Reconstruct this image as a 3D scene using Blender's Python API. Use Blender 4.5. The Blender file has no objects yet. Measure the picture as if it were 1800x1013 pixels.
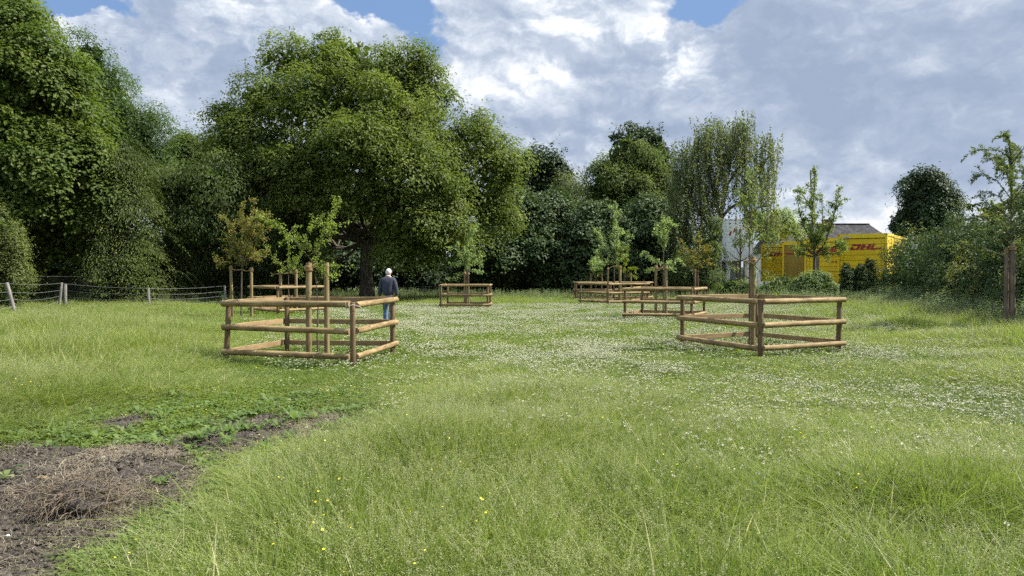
import bpy, math, random
import numpy as np
from mathutils import Vector, Matrix

# ------------------------------------------------------------------ camera, sky, sun, exposure
scene = bpy.context.scene
F, HX, HY, EYE = 1250.0, 900.0, 482.0, 1.6        # focal length and horizon of the 1800 px photograph
cam_d = bpy.data.cameras.new("camera")
cam = bpy.data.objects.new("camera", cam_d)
scene.collection.objects.link(cam)
cam_d.sensor_width = 36.0
cam_d.lens = 36.0 * F / 1800.0
cam_d.clip_start = 0.05
cam_d.clip_end = 3000.0
cam.location = (0, 0, EYE)
cam.rotation_euler = (math.radians(90) - math.atan((506.5 - HY) / F), 0, 0)
scene.camera = cam

SUN_EL = math.radians(50)
SUN_AZ = math.atan2(0.98, 0.12)                   # towards +X, a little beyond the camera's side
SUN = Vector((math.sin(SUN_AZ) * math.cos(SUN_EL), math.cos(SUN_AZ) * math.cos(SUN_EL), math.sin(SUN_EL)))
sl = bpy.data.lights.new("sun", 'SUN')
sl.energy = 5.0
sl.angle = math.radians(0.6)
sl.color = (1.0, 0.95, 0.86)
so = bpy.data.objects.new("sun", sl)
scene.collection.objects.link(so)
so.rotation_euler = SUN.to_track_quat('Z', 'Y').to_euler()

scene.view_settings.view_transform = 'Standard'
scene.view_settings.look = 'None'
scene.view_settings.exposure = 1.1
scene.view_settings.gamma = 1.0
scene.cycles.max_bounces = 6
scene.cycles.diffuse_bounces = 3
scene.cycles.glossy_bounces = 2
scene.cycles.transmission_bounces = 3
scene.cycles.transparent_max_bounces = 4
scene.cycles.caustics_reflective = False
scene.cycles.caustics_refractive = False
scene.cycles.use_denoising = False
scene.cycles.use_adaptive_sampling = True
scene.cycles.adaptive_threshold = 0.03
scene.cycles.sample_clamp_indirect = 4.0


class NT:
    """small helper to write node trees"""
    def __init__(s, tree):
        s.t = tree
        s.n = tree.nodes
        s.l = tree.links

    def node(s, typ, **kw):
        nd = s.n.new(typ)
        for k, v in kw.items():
            setattr(nd, k, v)
        return nd

    def put(s, sock, v):
        if v is None:
            return
        if hasattr(v, 'is_output') or isinstance(v, bpy.types.NodeSocket):
            s.l.new(v, sock)
        else:
            sock.default_value = v

    def m(s, op, a, b=None, c=None, clamp=False):
        nd = s.node('ShaderNodeMath', operation=op, use_clamp=clamp)
        s.put(nd.inputs[0], a); s.put(nd.inputs[1], b); s.put(nd.inputs[2], c)
        return nd.outputs[0]

    def v(s, op, a, b=None, scale=None):
        nd = s.node('ShaderNodeVectorMath', operation=op)
        s.put(nd.inputs[0], a); s.put(nd.inputs[1], b)
        if scale is not None:
            s.put(nd.inputs['Scale'], scale)
        return nd.outputs['Value'] if op in ('LENGTH', 'DISTANCE', 'DOT_PRODUCT') else nd.outputs['Vector']

    def noise(s, vec, scale, detail=4, rough=0.55, dist=0.0, col=False):
        nd = s.node('ShaderNodeTexNoise')
        s.put(nd.inputs['Vector'], vec)
        nd.inputs['Scale'].default_value = scale
        nd.inputs['Detail'].default_value = detail
        nd.inputs['Roughness'].default_value = rough
        nd.inputs['Distortion'].default_value = dist
        return nd.outputs['Color' if col else 'Fac']

    def rng(s, x, a, b, c=0.0, d=1.0, smooth=True):
        nd = s.node('ShaderNodeMapRange')
        nd.interpolation_type = 'SMOOTHSTEP' if smooth else 'LINEAR'
        s.put(nd.inputs[0], x)
        for i, q in enumerate((a, b, c, d)):
            s.put(nd.inputs[i + 1], q)
        return nd.outputs[0]

    def mix(s, f, a, b, blend='MIX'):
        nd = s.node('ShaderNodeMix', data_type='RGBA', blend_type=blend)
        s.put(nd.inputs[0], f)
        s.put(nd.inputs[6], a if not isinstance(a, tuple) else (*a, 1.0)[:4])
        s.put(nd.inputs[7], b if not isinstance(b, tuple) else (*b, 1.0)[:4])
        return nd.outputs[2]


def pdir(x, y):
    v = Vector(((x - HX) / F, 1.0, (HY - y) / F))
    return v.normalized()


def build_world():
    w = bpy.data.worlds.new("World")
    scene.world = w
    w.use_nodes = True
    T = NT(w.node_tree)
    T.n.clear()
    out = T.node('ShaderNodeOutputWorld')
    bg = T.node('ShaderNodeBackground')
    T.l.new(bg.outputs[0], out.inputs[0])
    sky = T.node('ShaderNodeTexSky', sky_type='NISHITA')
    sky.sun_disc = False
    sky.sun_elevation = SUN_EL
    sky.sun_rotation = SUN_AZ
    skyc = T.v('SCALE', sky.outputs[0], scale=0.1)
    tc = T.node('ShaderNodeTexCoord')
    D = T.v('NORMALIZE', tc.outputs['Generated'])
    sep = T.node('ShaderNodeSeparateXYZ')
    T.l.new(D, sep.inputs[0])
    P = T.v('MULTIPLY', D, (1.0, 1.0, 1.55))
    # domain warp for torn edges
    wv = T.v('SUBTRACT', T.noise(P, 7.0, 6, 0.6, col=True), (0.5, 0.5, 0.5))
    Pw = T.v('ADD', P, T.v('SCALE', wv, scale=0.11))
    n1 = T.noise(Pw, 3.6, 9, 0.56)
    n2 = T.noise(T.v('ADD', Pw, (0.035, 0.0, 0.035)), 3.6, 9, 0.56)
    fine1 = T.noise(Pw, 13.0, 7, 0.6)
    fine2 = T.noise(T.v('ADD', Pw, (0.010, 0.0, 0.012)), 13.0, 7, 0.6)
    relief = T.m('ADD', T.m('MULTIPLY', T.m('SUBTRACT', n2, n1), -2.6),
                 T.m('MULTIPLY', T.m('SUBTRACT', fine2, fine1), -1.1))
    Dw = T.v('ADD', D, T.v('SCALE', T.v('SUBTRACT', T.noise(P, 8.0, 8, 0.62, col=True), (0.5, 0.5, 0.5)), scale=0.13))

    def blob(x, y, r_in, r_out, sx=1.0, sy=1.0):
        c = pdir(x, y)
        dv = T.v('MULTIPLY', T.v('SUBTRACT', Dw, tuple(c)), (1.0 / sx, 0.6, 1.0 / sy))
        return T.rng(T.v('LENGTH', dv), r_in, r_out, 1.0, 0.0)

    def acc(lst):
        a = None
        for q, k in lst:
            q = T.m('MULTIPLY', q, k)
            a = q if a is None else T.m('ADD', a, q)
        return a
    bright = acc([(blob(1010, 60, 0.02, 0.15, 1.3, 1.0), 0.75), (blob(1200, 60, 0.01, 0.10, 0.9, 0.9), 0.95),
                  (blob(880, 160, 0.01, 0.10, 1.2, .6), 0.6), (blob(1000, 255, 0.01, 0.10, 1.6, .45), 0.55),
                  (blob(1240, 130, 0.01, 0.09, 1.0, .7), 0.55),
                  (blob(270, 60, 0.03, 0.16, 1.5, .8), 0.5), (blob(640, 40, 0.02, 0.12, 1.8, .6), 0.6),
                  (blob(410, 130, 0.02, 0.12, 1.2, 1.0), 0.3), (blob(1390, 340, 0.01, 0.07, 1.2, .6), 0.6),
                  (blob(1530, 385, 0.01, 0.10, 2.0, .35), 0.45), (blob(770, 110, 0.01, 0.07, .8, 1.2), 0.35),
                  (blob(150, 30, 0.01, 0.06, 1.6, .6), 0.45)])
    dark = acc([(blob(870, 235, 0.02, 0.14, 1.6, .5), 0.55), (blob(1500, 150, 0.08, 0.34, 1.5, .6), 0.55),
                (blob(1480, 300, 0.03, 0.22, 1.8, .5), 0.45), (blob(870, 30, 0.02, 0.10, 1.0, .6), 0.5),
                (blob(360, 150, 0.02, 0.12, 1.0, 0.7), 0.35), (blob(1060, 150, 0.02, .08, 1.2, .5), .35)])
    hole = acc([(blob(680, 2, 0.012, 0.07, 1.5, .5), 1.0), (blob(1258, 4, 0.010, 0.055, 1.1, .6), 1.0),
                (blob(100, -4, 0.01, 0.07, 1.6, .5), 1.0), (blob(730, 70, 0.005, 0.05, 1.0, .9), 0.6),
                (blob(1230, -160, 0.05, 0.20, 1.5, .8), 0.6)])
    lum = T.m('ADD', T.m('MULTIPLY', T.m('SUBTRACT', n1, 0.5), 0.95), 0.44)
    lum = T.m('ADD', lum, relief)
    lum = T.m('ADD', lum, T.m('MULTIPLY', bright, T.rng(fine1, 0.36, 0.66, 0.05, 0.62)))
    lum = T.m('SUBTRACT', lum, T.m('MULTIPLY', dark, 0.42))
    horiz = T.rng(sep.outputs[2], 0.0, 0.22, 0.16, 0.0)
    lum = T.m('ADD', lum, horiz)
    ramp = T.node('ShaderNodeValToRGB')
    T.l.new(lum, ramp.inputs[0])
    cr = ramp.color_ramp
    cr.elements[0].position = 0.0
    cr.elements[0].color = (0.300, 0.370, 0.500, 1)
    cr.elements[1].position = 1.0
    cr.elements[1].color = (0.86, 0.88, 0.90, 1)
    for p_, c_ in ((0.28, (0.360, 0.430, 0.555)), (0.52, (0.46, 0.525, 0.635)), (0.75, (0.61, 0.665, 0.750))):
        e = cr.elements.new(p_)
        e.color = (*c_, 1)
    cover = T.rng(T.m('SUBTRACT', T.m('ADD', 0.78, T.m('MULTIPLY', T.m('SUBTRACT', fine1, 0.5), 0.9)), hole), 0.15, 0.5)
    blue = T.mix(0.7, skyc, (0.20, 0.34, 0.62))
    col = T.mix(cover, blue, ramp.outputs[0])
    col = T.v('SCALE', col, scale=T.rng(sep.outputs[2], 0.40, 0.75, 1.0, 2.0))   # unseen upper sky brightened as added fill light
    low = T.rng(sep.outputs[2], -0.02, 0.0)
    col = T.mix(low, (0.10, 0.12, 0.08), col)
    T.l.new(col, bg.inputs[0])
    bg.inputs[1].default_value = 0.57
    w.cycles.sampling_method = 'MANUAL'
    w.cycles.sample_map_resolution = 512


build_world()

# ------------------------------------------------------------------ helpers
RS = np.random.RandomState


def X(px, d):
    return (px - HX) * d / F


def Z(py, d):
    return EYE + (HY - py) * d / F


def P3(px, py, d):
    return np.array((X(px, d), d, Z(py, d)))


def GP(px, py):                                   # photograph pixel -> point on flat ground
    d = EYE * F / (py - HY)
    return X(px, d), d


def _hash(ix, iy, iz, s):
    h = (ix * 374761393 + iy * 668265263 + iz * 2147483647 + s * 1274126177) & 0xffffffff
    h = ((h ^ (h >> 13)) * 1274126177) & 0xffffffff
    h = h ^ (h >> 16)
    return (h & 0xffff) / 65535.0


def vnoise(p, seed=0):
    p = np.asarray(p, dtype=float)
    if p.shape[-1] == 2:
        p = np.concatenate([p, np.zeros(p.shape[:-1] + (1,))], -1)
    i = np.floor(p).astype(np.int64)
    f = p - i
    f = f * f * (3 - 2 * f)
    r = 0
    for dx in (0, 1):
        for dy in (0, 1):
            for dz in (0, 1):
                w = (f[..., 0] if dx else 1 - f[..., 0]) * (f[..., 1] if dy else 1 - f[..., 1]) * (f[..., 2] if dz else 1 - f[..., 2])
                r = r + w * _hash(i[..., 0] + dx, i[..., 1] + dy, i[..., 2] + dz, seed)
    return r


def fbm(p, seed=0, o=4):
    a, s, t = 1.0, 0.0, 0.0
    p = np.asarray(p, dtype=float)
    for k in range(o):
        s = s + a * vnoise(p * (2 ** k), seed + k)
        t += a
        a *= 0.5
    return s / t


def norm(v):
    return v / (np.linalg.norm(v, axis=-1, keepdims=True) + 1e-9)


def raw_mesh(name, verts, faces_flat, sizes, mats, tint=None, matidx=None, smooth=False, wc=None):
    me = bpy.data.meshes.new(name)
    verts = np.asarray(verts, dtype=np.float32).reshape(-1, 3)
    faces_flat = np.asarray(faces_flat, dtype=np.int32)
    sizes = np.asarray(sizes, dtype=np.int32)
    me.vertices.add(len(verts))
    me.vertices.foreach_set('co', verts.ravel())
    me.loops.add(len(faces_flat))
    me.loops.foreach_set('vertex_index', faces_flat)
    me.polygons.add(len(sizes))
    st = np.concatenate([[0], np.cumsum(sizes)[:-1]]).astype(np.int32)
    me.polygons.foreach_set('loop_start', st)
    if matidx is not None:
        me.polygons.foreach_set('material_index', np.asarray(matidx, dtype=np.int32))
    me.polygons.foreach_set('use_smooth', np.full(len(sizes), bool(smooth)))
    for m_ in (mats if isinstance(mats, (list, tuple)) else [mats]):
        me.materials.append(m_)
    if tint is not None:
        a = me.attributes.new('tint', 'FLOAT', 'POINT')
        a.data.foreach_set('value', np.asarray(tint, dtype=np.float32))
    if wc is not None:
        a = me.attributes.new('wc', 'FLOAT_VECTOR', 'POINT')
        a.data.foreach_set('vector', np.asarray(wc, dtype=np.float32).ravel())
    me.update(calc_edges=True)
    return me


def quads_mesh(name, Q, mat, tint=None):
    """Q: (N,4,3)"""
    n = len(Q)
    t = None if tint is None else np.repeat(tint, 4)
    return raw_mesh(name, Q.reshape(-1, 3), np.arange(4 * n), np.full(n, 4), mat, t)


class MB:
    """collects polygons for one mesh, several material slots"""
    def __init__(s, *mats):
        s.mats = list(mats)
        s.v, s.f, s.mi, s.wc, s.sm = [], [], [], [], []

    def add(s, verts, faces, mi=0, wc=None, smooth=False):
        b = len(s.v)
        s.v += [tuple(q) for q in verts]
        s.wc += [tuple(q) for q in (wc if wc is not None else verts)]
        for f in faces:
            s.f.append([b + i for i in f])
            s.mi.append(mi)
            s.sm.append(smooth)
        return s

    def box(s, lo, hi, mi=0, M=None):
        x0, y0, z0 = lo
        x1, y1, z1 = hi
        vs = [(x0, y0, z0), (x1, y0, z0), (x1, y1, z0), (x0, y1, z0), (x0, y0, z1), (x1, y0, z1), (x1, y1, z1), (x0, y1, z1)]
        if M is not None:
            vs = [tuple(M @ Vector(q)) for q in vs]
        return s.add(vs, [(0, 3, 2, 1), (4, 5, 6, 7), (0, 1, 5, 4), (1, 2, 6, 5), (2, 3, 7, 6), (3, 0, 4, 7)], mi)

    def tube(s, pts, rad, seg=8, mi=0, caps=True, jitter=0.0, seed=0, flat=None, capmi=None):
        """tube along points; flat = world direction towards which the section is cut flat (half-round rail)"""
        pts = [np.array(q, dtype=float) for q in pts]
        n = len(pts)
        if not hasattr(rad, '__len__'):
            rad = [rad] * n
        rs = RS(seed + 7)
        ph = rs.rand(4) * 6.28
        tang = []
        for i in range(n):
            a = pts[max(0, i - 1)]
            b = pts[min(n - 1, i + 1)]
            tang.append(norm(b - a))
        ref = np.array((0, 0, 1.0)) if abs(tang[0][2]) < 0.9 else np.array((1.0, 0, 0))
        if flat is not None:
            ref = np.cross(norm(np.array(flat, dtype=float)), tang[0])
        vs, wc = [], []
        L = 0.0
        for i in range(n):
            t = tang[i]
            u = norm(ref - t * np.dot(ref, t))
            ref = u
            w = np.cross(t, u)
            if i:
                L += np.linalg.norm(pts[i] - pts[i - 1])
            for k in range(seg):
                th = 2 * math.pi * k / seg
                r = rad[i] * (1 + jitter * (math.sin(2 * th + ph[0] + L * 2) * .6 + math.sin(3 * th + ph[1] - L * 3) * .4 + math.sin(L * 9 + ph[2]) * .5))
                cu, cw = math.cos(th) * r, math.sin(th) * r
                if flat is not None and cw * (1 if np.dot(w, flat) > 0 else -1) > 0.25 * rad[i]:
                    cw = math.copysign(0.25 * rad[i], cw)
                vs.append(pts[i] + u * cu + w * cw)
                wc.append((L + seed * 1.37, math.cos(th) * rad[i], math.sin(th) * rad[i]))
        fs = []
        for i in range(n - 1):
            for k in range(seg):
                k2 = (k + 1) % seg
                fs.append((i * seg + k, i * seg + k2, (i + 1) * seg + k2, (i + 1) * seg + k))
        b0 = len(s.f)
        s.add(vs, fs, mi, wc, True)
        if flat is not None and capmi is not None:
            fl = norm(np.array(flat, dtype=float))
            for j, f in enumerate(fs):
                c = sum(vs[q] for q in f) / 4 - (pts[j // seg] + pts[j // seg + 1]) / 2
                if np.dot(c, fl) > 0.2 * rad[0]:
                    s.mi[b0 + j] = capmi
                    s.sm[b0 + j] = False
        if caps:
            cm = mi if capmi is None else capmi
            s.add(vs[:seg], [tuple(range(seg))[::-1]], cm, wc[:seg])
            s.add(vs[-seg:], [tuple(range(seg))], cm, wc[-seg:])
        return s

    def mesh(s, name):
        flat = [i for f in s.f for i in f]
        me = raw_mesh(name, s.v, flat, [len(f) for f in s.f], s.mats, None, s.mi, False, s.wc)
        me.polygons.foreach_set('use_smooth', s.sm)
        return me


def link(name, me, parent=None, loc=None):
    o = bpy.data.objects.new(name, me)
    scene.collection.objects.link(o)
    if parent is not None:
        o.parent = parent
    if loc is not None:
        o.location = loc
    return o


def tag(o, label=None, cat=None, group=None, kind=None):
    if label: o['label'] = label
    if cat: o['category'] = cat
    if group: o['group'] = group
    if kind: o['kind'] = kind
    return o


def thing(name, label, cat, loc=(0, 0, 0), group=None, rz=0.0):
    e = bpy.data.objects.new(name, None)
    scene.collection.objects.link(e)
    e.location = loc
    e.rotation_euler = (0, 0, rz)
    e.empty_display_size = 0.2
    return tag(e, label, cat, group)


# ------------------------------------------------------------------ materials
def new_mat(name):
    m_ = bpy.data.materials.new(name)
    m_.use_nodes = True
    T = NT(m_.node_tree)
    b = T.n['Principled BSDF']
    return m_, T, b


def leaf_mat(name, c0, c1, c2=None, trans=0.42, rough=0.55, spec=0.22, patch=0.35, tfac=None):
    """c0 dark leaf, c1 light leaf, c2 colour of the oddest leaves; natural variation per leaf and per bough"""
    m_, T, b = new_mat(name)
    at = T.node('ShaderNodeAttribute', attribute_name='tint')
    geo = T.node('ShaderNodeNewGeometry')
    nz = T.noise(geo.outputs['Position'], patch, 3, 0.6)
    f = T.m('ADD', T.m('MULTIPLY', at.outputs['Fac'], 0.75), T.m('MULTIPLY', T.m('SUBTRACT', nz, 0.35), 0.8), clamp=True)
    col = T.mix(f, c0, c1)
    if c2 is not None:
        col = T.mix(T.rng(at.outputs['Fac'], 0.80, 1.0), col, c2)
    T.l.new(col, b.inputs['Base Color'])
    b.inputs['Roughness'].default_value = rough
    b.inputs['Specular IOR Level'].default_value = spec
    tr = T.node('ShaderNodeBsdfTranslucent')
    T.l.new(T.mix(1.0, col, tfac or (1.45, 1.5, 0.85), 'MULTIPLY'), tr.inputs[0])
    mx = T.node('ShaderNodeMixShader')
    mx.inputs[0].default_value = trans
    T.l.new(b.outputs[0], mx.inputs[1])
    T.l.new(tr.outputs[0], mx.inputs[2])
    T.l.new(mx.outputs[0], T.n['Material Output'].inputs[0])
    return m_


def plain_mat(name, col, rough=0.6, var=0.15, scale=3.0, metal=0.0, spec=0.5, bump=0.0, bscale=20.0):
    m_, T, b = new_mat(name)
    geo = T.node('ShaderNodeTexCoord')
    nz = T.noise(geo.outputs['Object'], scale, 5, 0.6)
    dk = tuple(c * (1 - var) for c in col)
    lt = tuple(min(1, c * (1 + var)) for c in col)
    T.l.new(T.mix(T.rng(nz, 0.3, 0.7), dk, lt), b.inputs['Base Color'])
    b.inputs['Roughness'].default_value = rough
    b.inputs['Metallic'].default_value = metal
    b.inputs['Specular IOR Level'].default_value = spec
    if bump:
        bp = T.node('ShaderNodeBump')
        bp.inputs['Strength'].default_value = bump
        bp.inputs['Distance'].default_value = 0.02
        T.l.new(T.noise(geo.outputs['Object'], bscale, 6, 0.65), bp.inputs['Height'])
        T.l.new(bp.outputs[0], b.inputs['Normal'])
    return m_


def wood_mat(name, c_dark, c_mid, c_light, rough=0.75):
    """peeled round timber: grain along the log, knots, drying cracks, mill glaze"""
    m_, T, b = new_mat(name)
    at = T.node('ShaderNodeAttribute', attribute_name='wc')
    V = at.outputs['Vector']
    grain = T.noise(T.v('MULTIPLY', V, (2.0, 55.0, 55.0)), 1.0, 6, 0.65)
    blotch = T.noise(T.v('MULTIPLY', V, (3.0, 8.0, 8.0)), 1.0, 4, 0.6)
    vor = T.node('ShaderNodeTexVoronoi')
    T.l.new(T.v('MULTIPLY', V, (4.2, 16.0, 16.0)), vor.inputs['Vector'])
    vor.inputs['Scale'].default_value = 1.0
    knot = T.rng(vor.outputs['Distance'], 0.05, 0.24, 1.0, 0.0)
    crack = T.rng(T.noise(T.v('MULTIPLY', V, (1.3, 90.0, 90.0)), 1.0, 2, 0.5), 0.66, 0.72)
    col = T.mix(T.rng(blotch, 0.3, 0.72), c_mid, c_light)
    col = T.mix(T.m('MULTIPLY', T.rng(grain, 0.45, 0.75), 0.6), col, c_dark)
    col = T.mix(T.m('MULTIPLY', knot, 0.8), col, tuple(c * 0.45 for c in c_dark))
    col = T.mix(T.m('MULTIPLY', crack, 0.8), col, tuple(c * 0.35 for c in c_dark))
    T.l.new(col, b.inputs['Base Color'])
    b.inputs['Roughness'].default_value = rough
    b.inputs['Specular IOR Level'].default_value = 0.25
    bp = T.node('ShaderNodeBump')
    bp.inputs['Strength'].default_value = 0.5
    bp.inputs['Distance'].default_value = 0.004
    T.l.new(T.m('SUBTRACT', grain, crack), bp.inputs['Height'])
    T.l.new(bp.outputs[0], b.inputs['Normal'])
    return m_


def bark_mat(name, c0, c1, sc=(9, 9, 1.6)):
    m_, T, b = new_mat(name)
    geo = T.node('ShaderNodeTexCoord')
    V = T.v('MULTIPLY', geo.outputs['Object'], sc)
    n = T.noise(V, 1.0, 7, 0.7, 0.6)
    T.l.new(T.mix(T.rng(n, 0.35, 0.65), c0, c1), b.inputs['Base Color'])
    b.inputs['Roughness'].default_value = 0.9
    b.inputs['Specular IOR Level'].default_value = 0.15
    bp = T.node('ShaderNodeBump')
    bp.inputs['Strength'].default_value = 0.9
    bp.inputs['Distance'].default_value = 0.03
    T.l.new(n, bp.inputs['Height'])
    T.l.new(bp.outputs[0], b.inputs['Normal'])
    return m_


M = {}
M['rail'] = wood_mat('rail_wood', (0.060, 0.037, 0.016), (0.165, 0.112, 0.048), (0.33, 0.242, 0.115))
M['rail_cut'] = wood_mat('sawn_wood', (0.11, 0.068, 0.034), (0.23, 0.150, 0.075), (0.32, 0.225, 0.12))
M['post'] = wood_mat('post_wood', (0.045, 0.027, 0.014), (0.105, 0.068, 0.035), (0.17, 0.118, 0.062))
M['stake'] = wood_mat('stake_wood', (0.085, 0.060, 0.028), (0.175, 0.130, 0.060), (0.26, 0.20, 0.10))
M['oldstake'] = wood_mat('old_stake_wood', (0.055, 0.042, 0.030), (0.12, 0.092, 0.066), (0.19, 0.15, 0.11))
M['greypost'] = wood_mat('weathered_post_wood', (0.07, 0.062, 0.054), (0.155, 0.143, 0.127), (0.24, 0.228, 0.208))
M['rope'] = plain_mat('coir_rope', (0.27, 0.17, 0.08), 0.95, 0.3, 60)
M['string'] = plain_mat('pale_string', (0.55, 0.53, 0.48), 0.9, 0.2, 60)
M['wire'] = plain_mat('fence_tape', (0.17, 0.18, 0.18), 0.5, 0.1, 5)
M['bark_y'] = bark_mat('young_bark', (0.06, 0.045, 0.035), (0.16, 0.13, 0.10), (30, 30, 10))
M['bark'] = bark_mat('walnut_bark', (0.035, 0.028, 0.022), (0.14, 0.115, 0.09))
M['bark_birch'] = bark_mat('birch_bark', (0.05, 0.045, 0.04), (0.42, 0.40, 0.37), (3, 3, 7))
M['twig'] = plain_mat('twig', (0.05, 0.038, 0.03), 0.9, 0.3, 8)

M['lime'] = leaf_mat('lime_leaves', (0.049, 0.086, 0.016), (0.130, 0.172, 0.033), (0.191, 0.217, 0.057))
M['walnut'] = leaf_mat('walnut_leaves', (0.067, 0.102, 0.021), (0.166, 0.207, 0.045), (0.250, 0.277, 0.090))
M['ash'] = leaf_mat('ash_leaves', (0.042, 0.078, 0.022), (0.106, 0.163, 0.049))
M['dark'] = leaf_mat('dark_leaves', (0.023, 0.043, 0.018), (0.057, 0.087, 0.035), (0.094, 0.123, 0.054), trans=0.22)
M['hazel'] = leaf_mat('hazel_leaves', (0.037, 0.067, 0.025), (0.094, 0.133, 0.048), (0.136, 0.174, 0.073), trans=0.25)
M['maple'] = leaf_mat('maple_leaves', (0.061, 0.092, 0.025), (0.135, 0.175, 0.048))
M['cherry'] = leaf_mat('cherry_leaves', (0.057, 0.088, 0.029), (0.137, 0.176, 0.059), (0.198, 0.221, 0.098))
M['thuja_y'] = leaf_mat('gold_conifer_sprays', (0.020, 0.036, 0.010), (0.110, 0.148, 0.028), (0.19, 0.22, 0.05), trans=0.25, patch=0.55)
M['thuja'] = leaf_mat('dark_conifer_sprays', (0.021, 0.039, 0.015), (0.061, 0.091, 0.029), trans=0.12)
M['thuja_s'] = leaf_mat('small_conifer_sprays', (0.030, 0.058, 0.018), (0.088, 0.125, 0.037), trans=0.12)
M['birch'] = leaf_mat('birch_leaves', (0.074, 0.100, 0.043), (0.173, 0.205, 0.098), (0.218, 0.234, 0.130))
M['bushl'] = leaf_mat('hawthorn_leaves', (0.076, 0.110, 0.033), (0.193, 0.225, 0.073), (0.269, 0.286, 0.130))
M['hedge'] = leaf_mat('hedge_leaves', (0.028, 0.053, 0.020), (0.074, 0.114, 0.037), (0.171, 0.194, 0.075), trans=0.25)
M['hedge_tip'] = leaf_mat('hedge_tip_leaves', (0.094, 0.120, 0.025), (0.234, 0.240, 0.062), (0.304, 0.260, 0.100), trans=0.3)
M['shrub'] = leaf_mat('shrub_leaves', (0.076, 0.130, 0.041), (0.198, 0.260, 0.090), (0.395, 0.416, 0.260))
M['weed'] = leaf_mat('weed_leaves', (0.054, 0.098, 0.029), (0.160, 0.227, 0.065), (0.228, 0.273, 0.114))
M['nettle'] = leaf_mat('nettle_leaves', (0.088, 0.125, 0.069), (0.222, 0.260, 0.150))
M['pear'] = leaf_mat('pear_leaves', (0.13, 0.20, 0.03), (0.27, 0.34, 0.06), (0.36, 0.40, 0.14), patch=2.0)
M['plum'] = leaf_mat('reddish_leaves', (0.111, 0.150, 0.033), (0.247, 0.247, 0.058), (0.364, 0.202, 0.111), patch=1.5, tfac=(1.5, 1.3, .7))
M['apple'] = leaf_mat('apple_leaves', (0.125, 0.190, 0.070), (0.290, 0.365, 0.150), (0.42, 0.46, 0.26), patch=2.0)
M['willow'] = leaf_mat('peach_leaves', (0.088, 0.135, 0.037), (0.193, 0.240, 0.069), (0.269, 0.290, 0.112), patch=2.0)
M['gold'] = leaf_mat('golden_leaves', (0.13, 0.17, 0.02), (0.24, 0.27, 0.035), patch=2.0)
M['rust'] = leaf_mat('rusty_leaves', (0.08, 0.028, 0.02), (0.17, 0.06, 0.04), patch=2.0)


def grass_mat(name, c0, c1, tip, dry, trans=0.4):
    m_, T, b = new_mat(name)
    at = T.node('ShaderNodeAttribute', attribute_name='tint')
    at2 = T.node('ShaderNodeAttribute', attribute_name='wc')
    sp = T.node('ShaderNodeSeparateXYZ')
    T.l.new(at2.outputs['Vector'], sp.inputs[0])
    geo = T.node('ShaderNodeNewGeometry')
    big = T.noise(geo.outputs['Position'], 0.42, 4, 0.6)
    mid = T.noise(T.v('ADD', geo.outputs['Position'], (31.0, 7.0, 0.0)), 1.7, 3, 0.6)
    f = T.m('ADD', T.m('MULTIPLY', at.outputs['Fac'], 0.5), T.m('MULTIPLY', T.m('SUBTRACT', T.m('ADD', big, mid), 0.75), 1.1), clamp=True)
    col = T.mix(f, c0, c1)
    col = T.mix(T.m('MULTIPLY', T.rng(sp.outputs[0], 0.35, 1.0), 0.55), col, tip)
    col = T.mix(T.rng(at.outputs['Fac'], 0.90, 0.95), col, dry)
    T.l.new(col, b.inputs['Base Color'])
    b.inputs['Roughness'].default_value = 0.5
    b.inputs['Specular IOR Level'].default_value = 0.3
    tr = T.node('ShaderNodeBsdfTranslucent')
    T.l.new(T.mix(1.0, col, (1.35, 1.45, 0.8), 'MULTIPLY'), tr.inputs[0])
    mx = T.node('ShaderNodeMixShader')
    mx.inputs[0].default_value = trans
    T.l.new(b.outputs[0], mx.inputs[1])
    T.l.new(tr.outputs[0], mx.inputs[2])
    T.l.new(mx.outputs[0], T.n['Material Output'].inputs[0])
    return m_


M['grass'] = grass_mat('meadow_grass', (0.050, 0.102, 0.014), (0.205, 0.272, 0.046), (0.300, 0.335, 0.115), (0.46, 0.41, 0.23))
M['lush'] = grass_mat('lush_grass', (0.060, 0.110, 0.015), (0.190, 0.242, 0.038), (0.26, 0.295, 0.08), (0.30, 0.30, 0.14))
M['seed'] = grass_mat('grass_seed_heads', (0.20, 0.24, 0.09), (0.32, 0.33, 0.16), (0.40, 0.37, 0.25), (0.50, 0.44, 0.32), 0.3)
M['straw'] = grass_mat('straw', (0.11, 0.088, 0.058), (0.25, 0.205, 0.135), (0.27, 0.225, 0.15), (0.42, 0.36, 0.25), 0.15)
M['root'] = plain_mat('dry_root', (0.15, 0.115, 0.078), 0.9, 0.4, 30)
M['white'] = plain_mat('clover_petals', (0.52, 0.52, 0.36), 0.7, 0.12, 60)
M['yellow'] = plain_mat('buttercup_petals', (0.80, 0.60, 0.02), 0.35, 0.1, 60)
M['stem'] = plain_mat('flower_stem', (0.10, 0.17, 0.04), 0.6, 0.2, 20)


def ground_material():
    m_, T, b = new_mat('meadow_soil')
    tc = T.node('ShaderNodeTexCoord')
    V = tc.outputs['Object']
    a = T.noise(V, 0.35, 5, 0.6)
    c = T.noise(V, 7.0, 6, 0.7)
    col = T.mix(T.rng(a, 0.35, 0.65), (0.050, 0.085, 0.022), (0.085, 0.125, 0.030))
    col = T.mix(T.rng(c, 0.40, 0.70), col, (0.065, 0.060, 0.030))
    T.l.new(col, b.inputs['Base Color'])
    b.inputs['Roughness'].default_value = 1.0
    b.inputs['Specular IOR Level'].default_value = 0.1
    return m_


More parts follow.
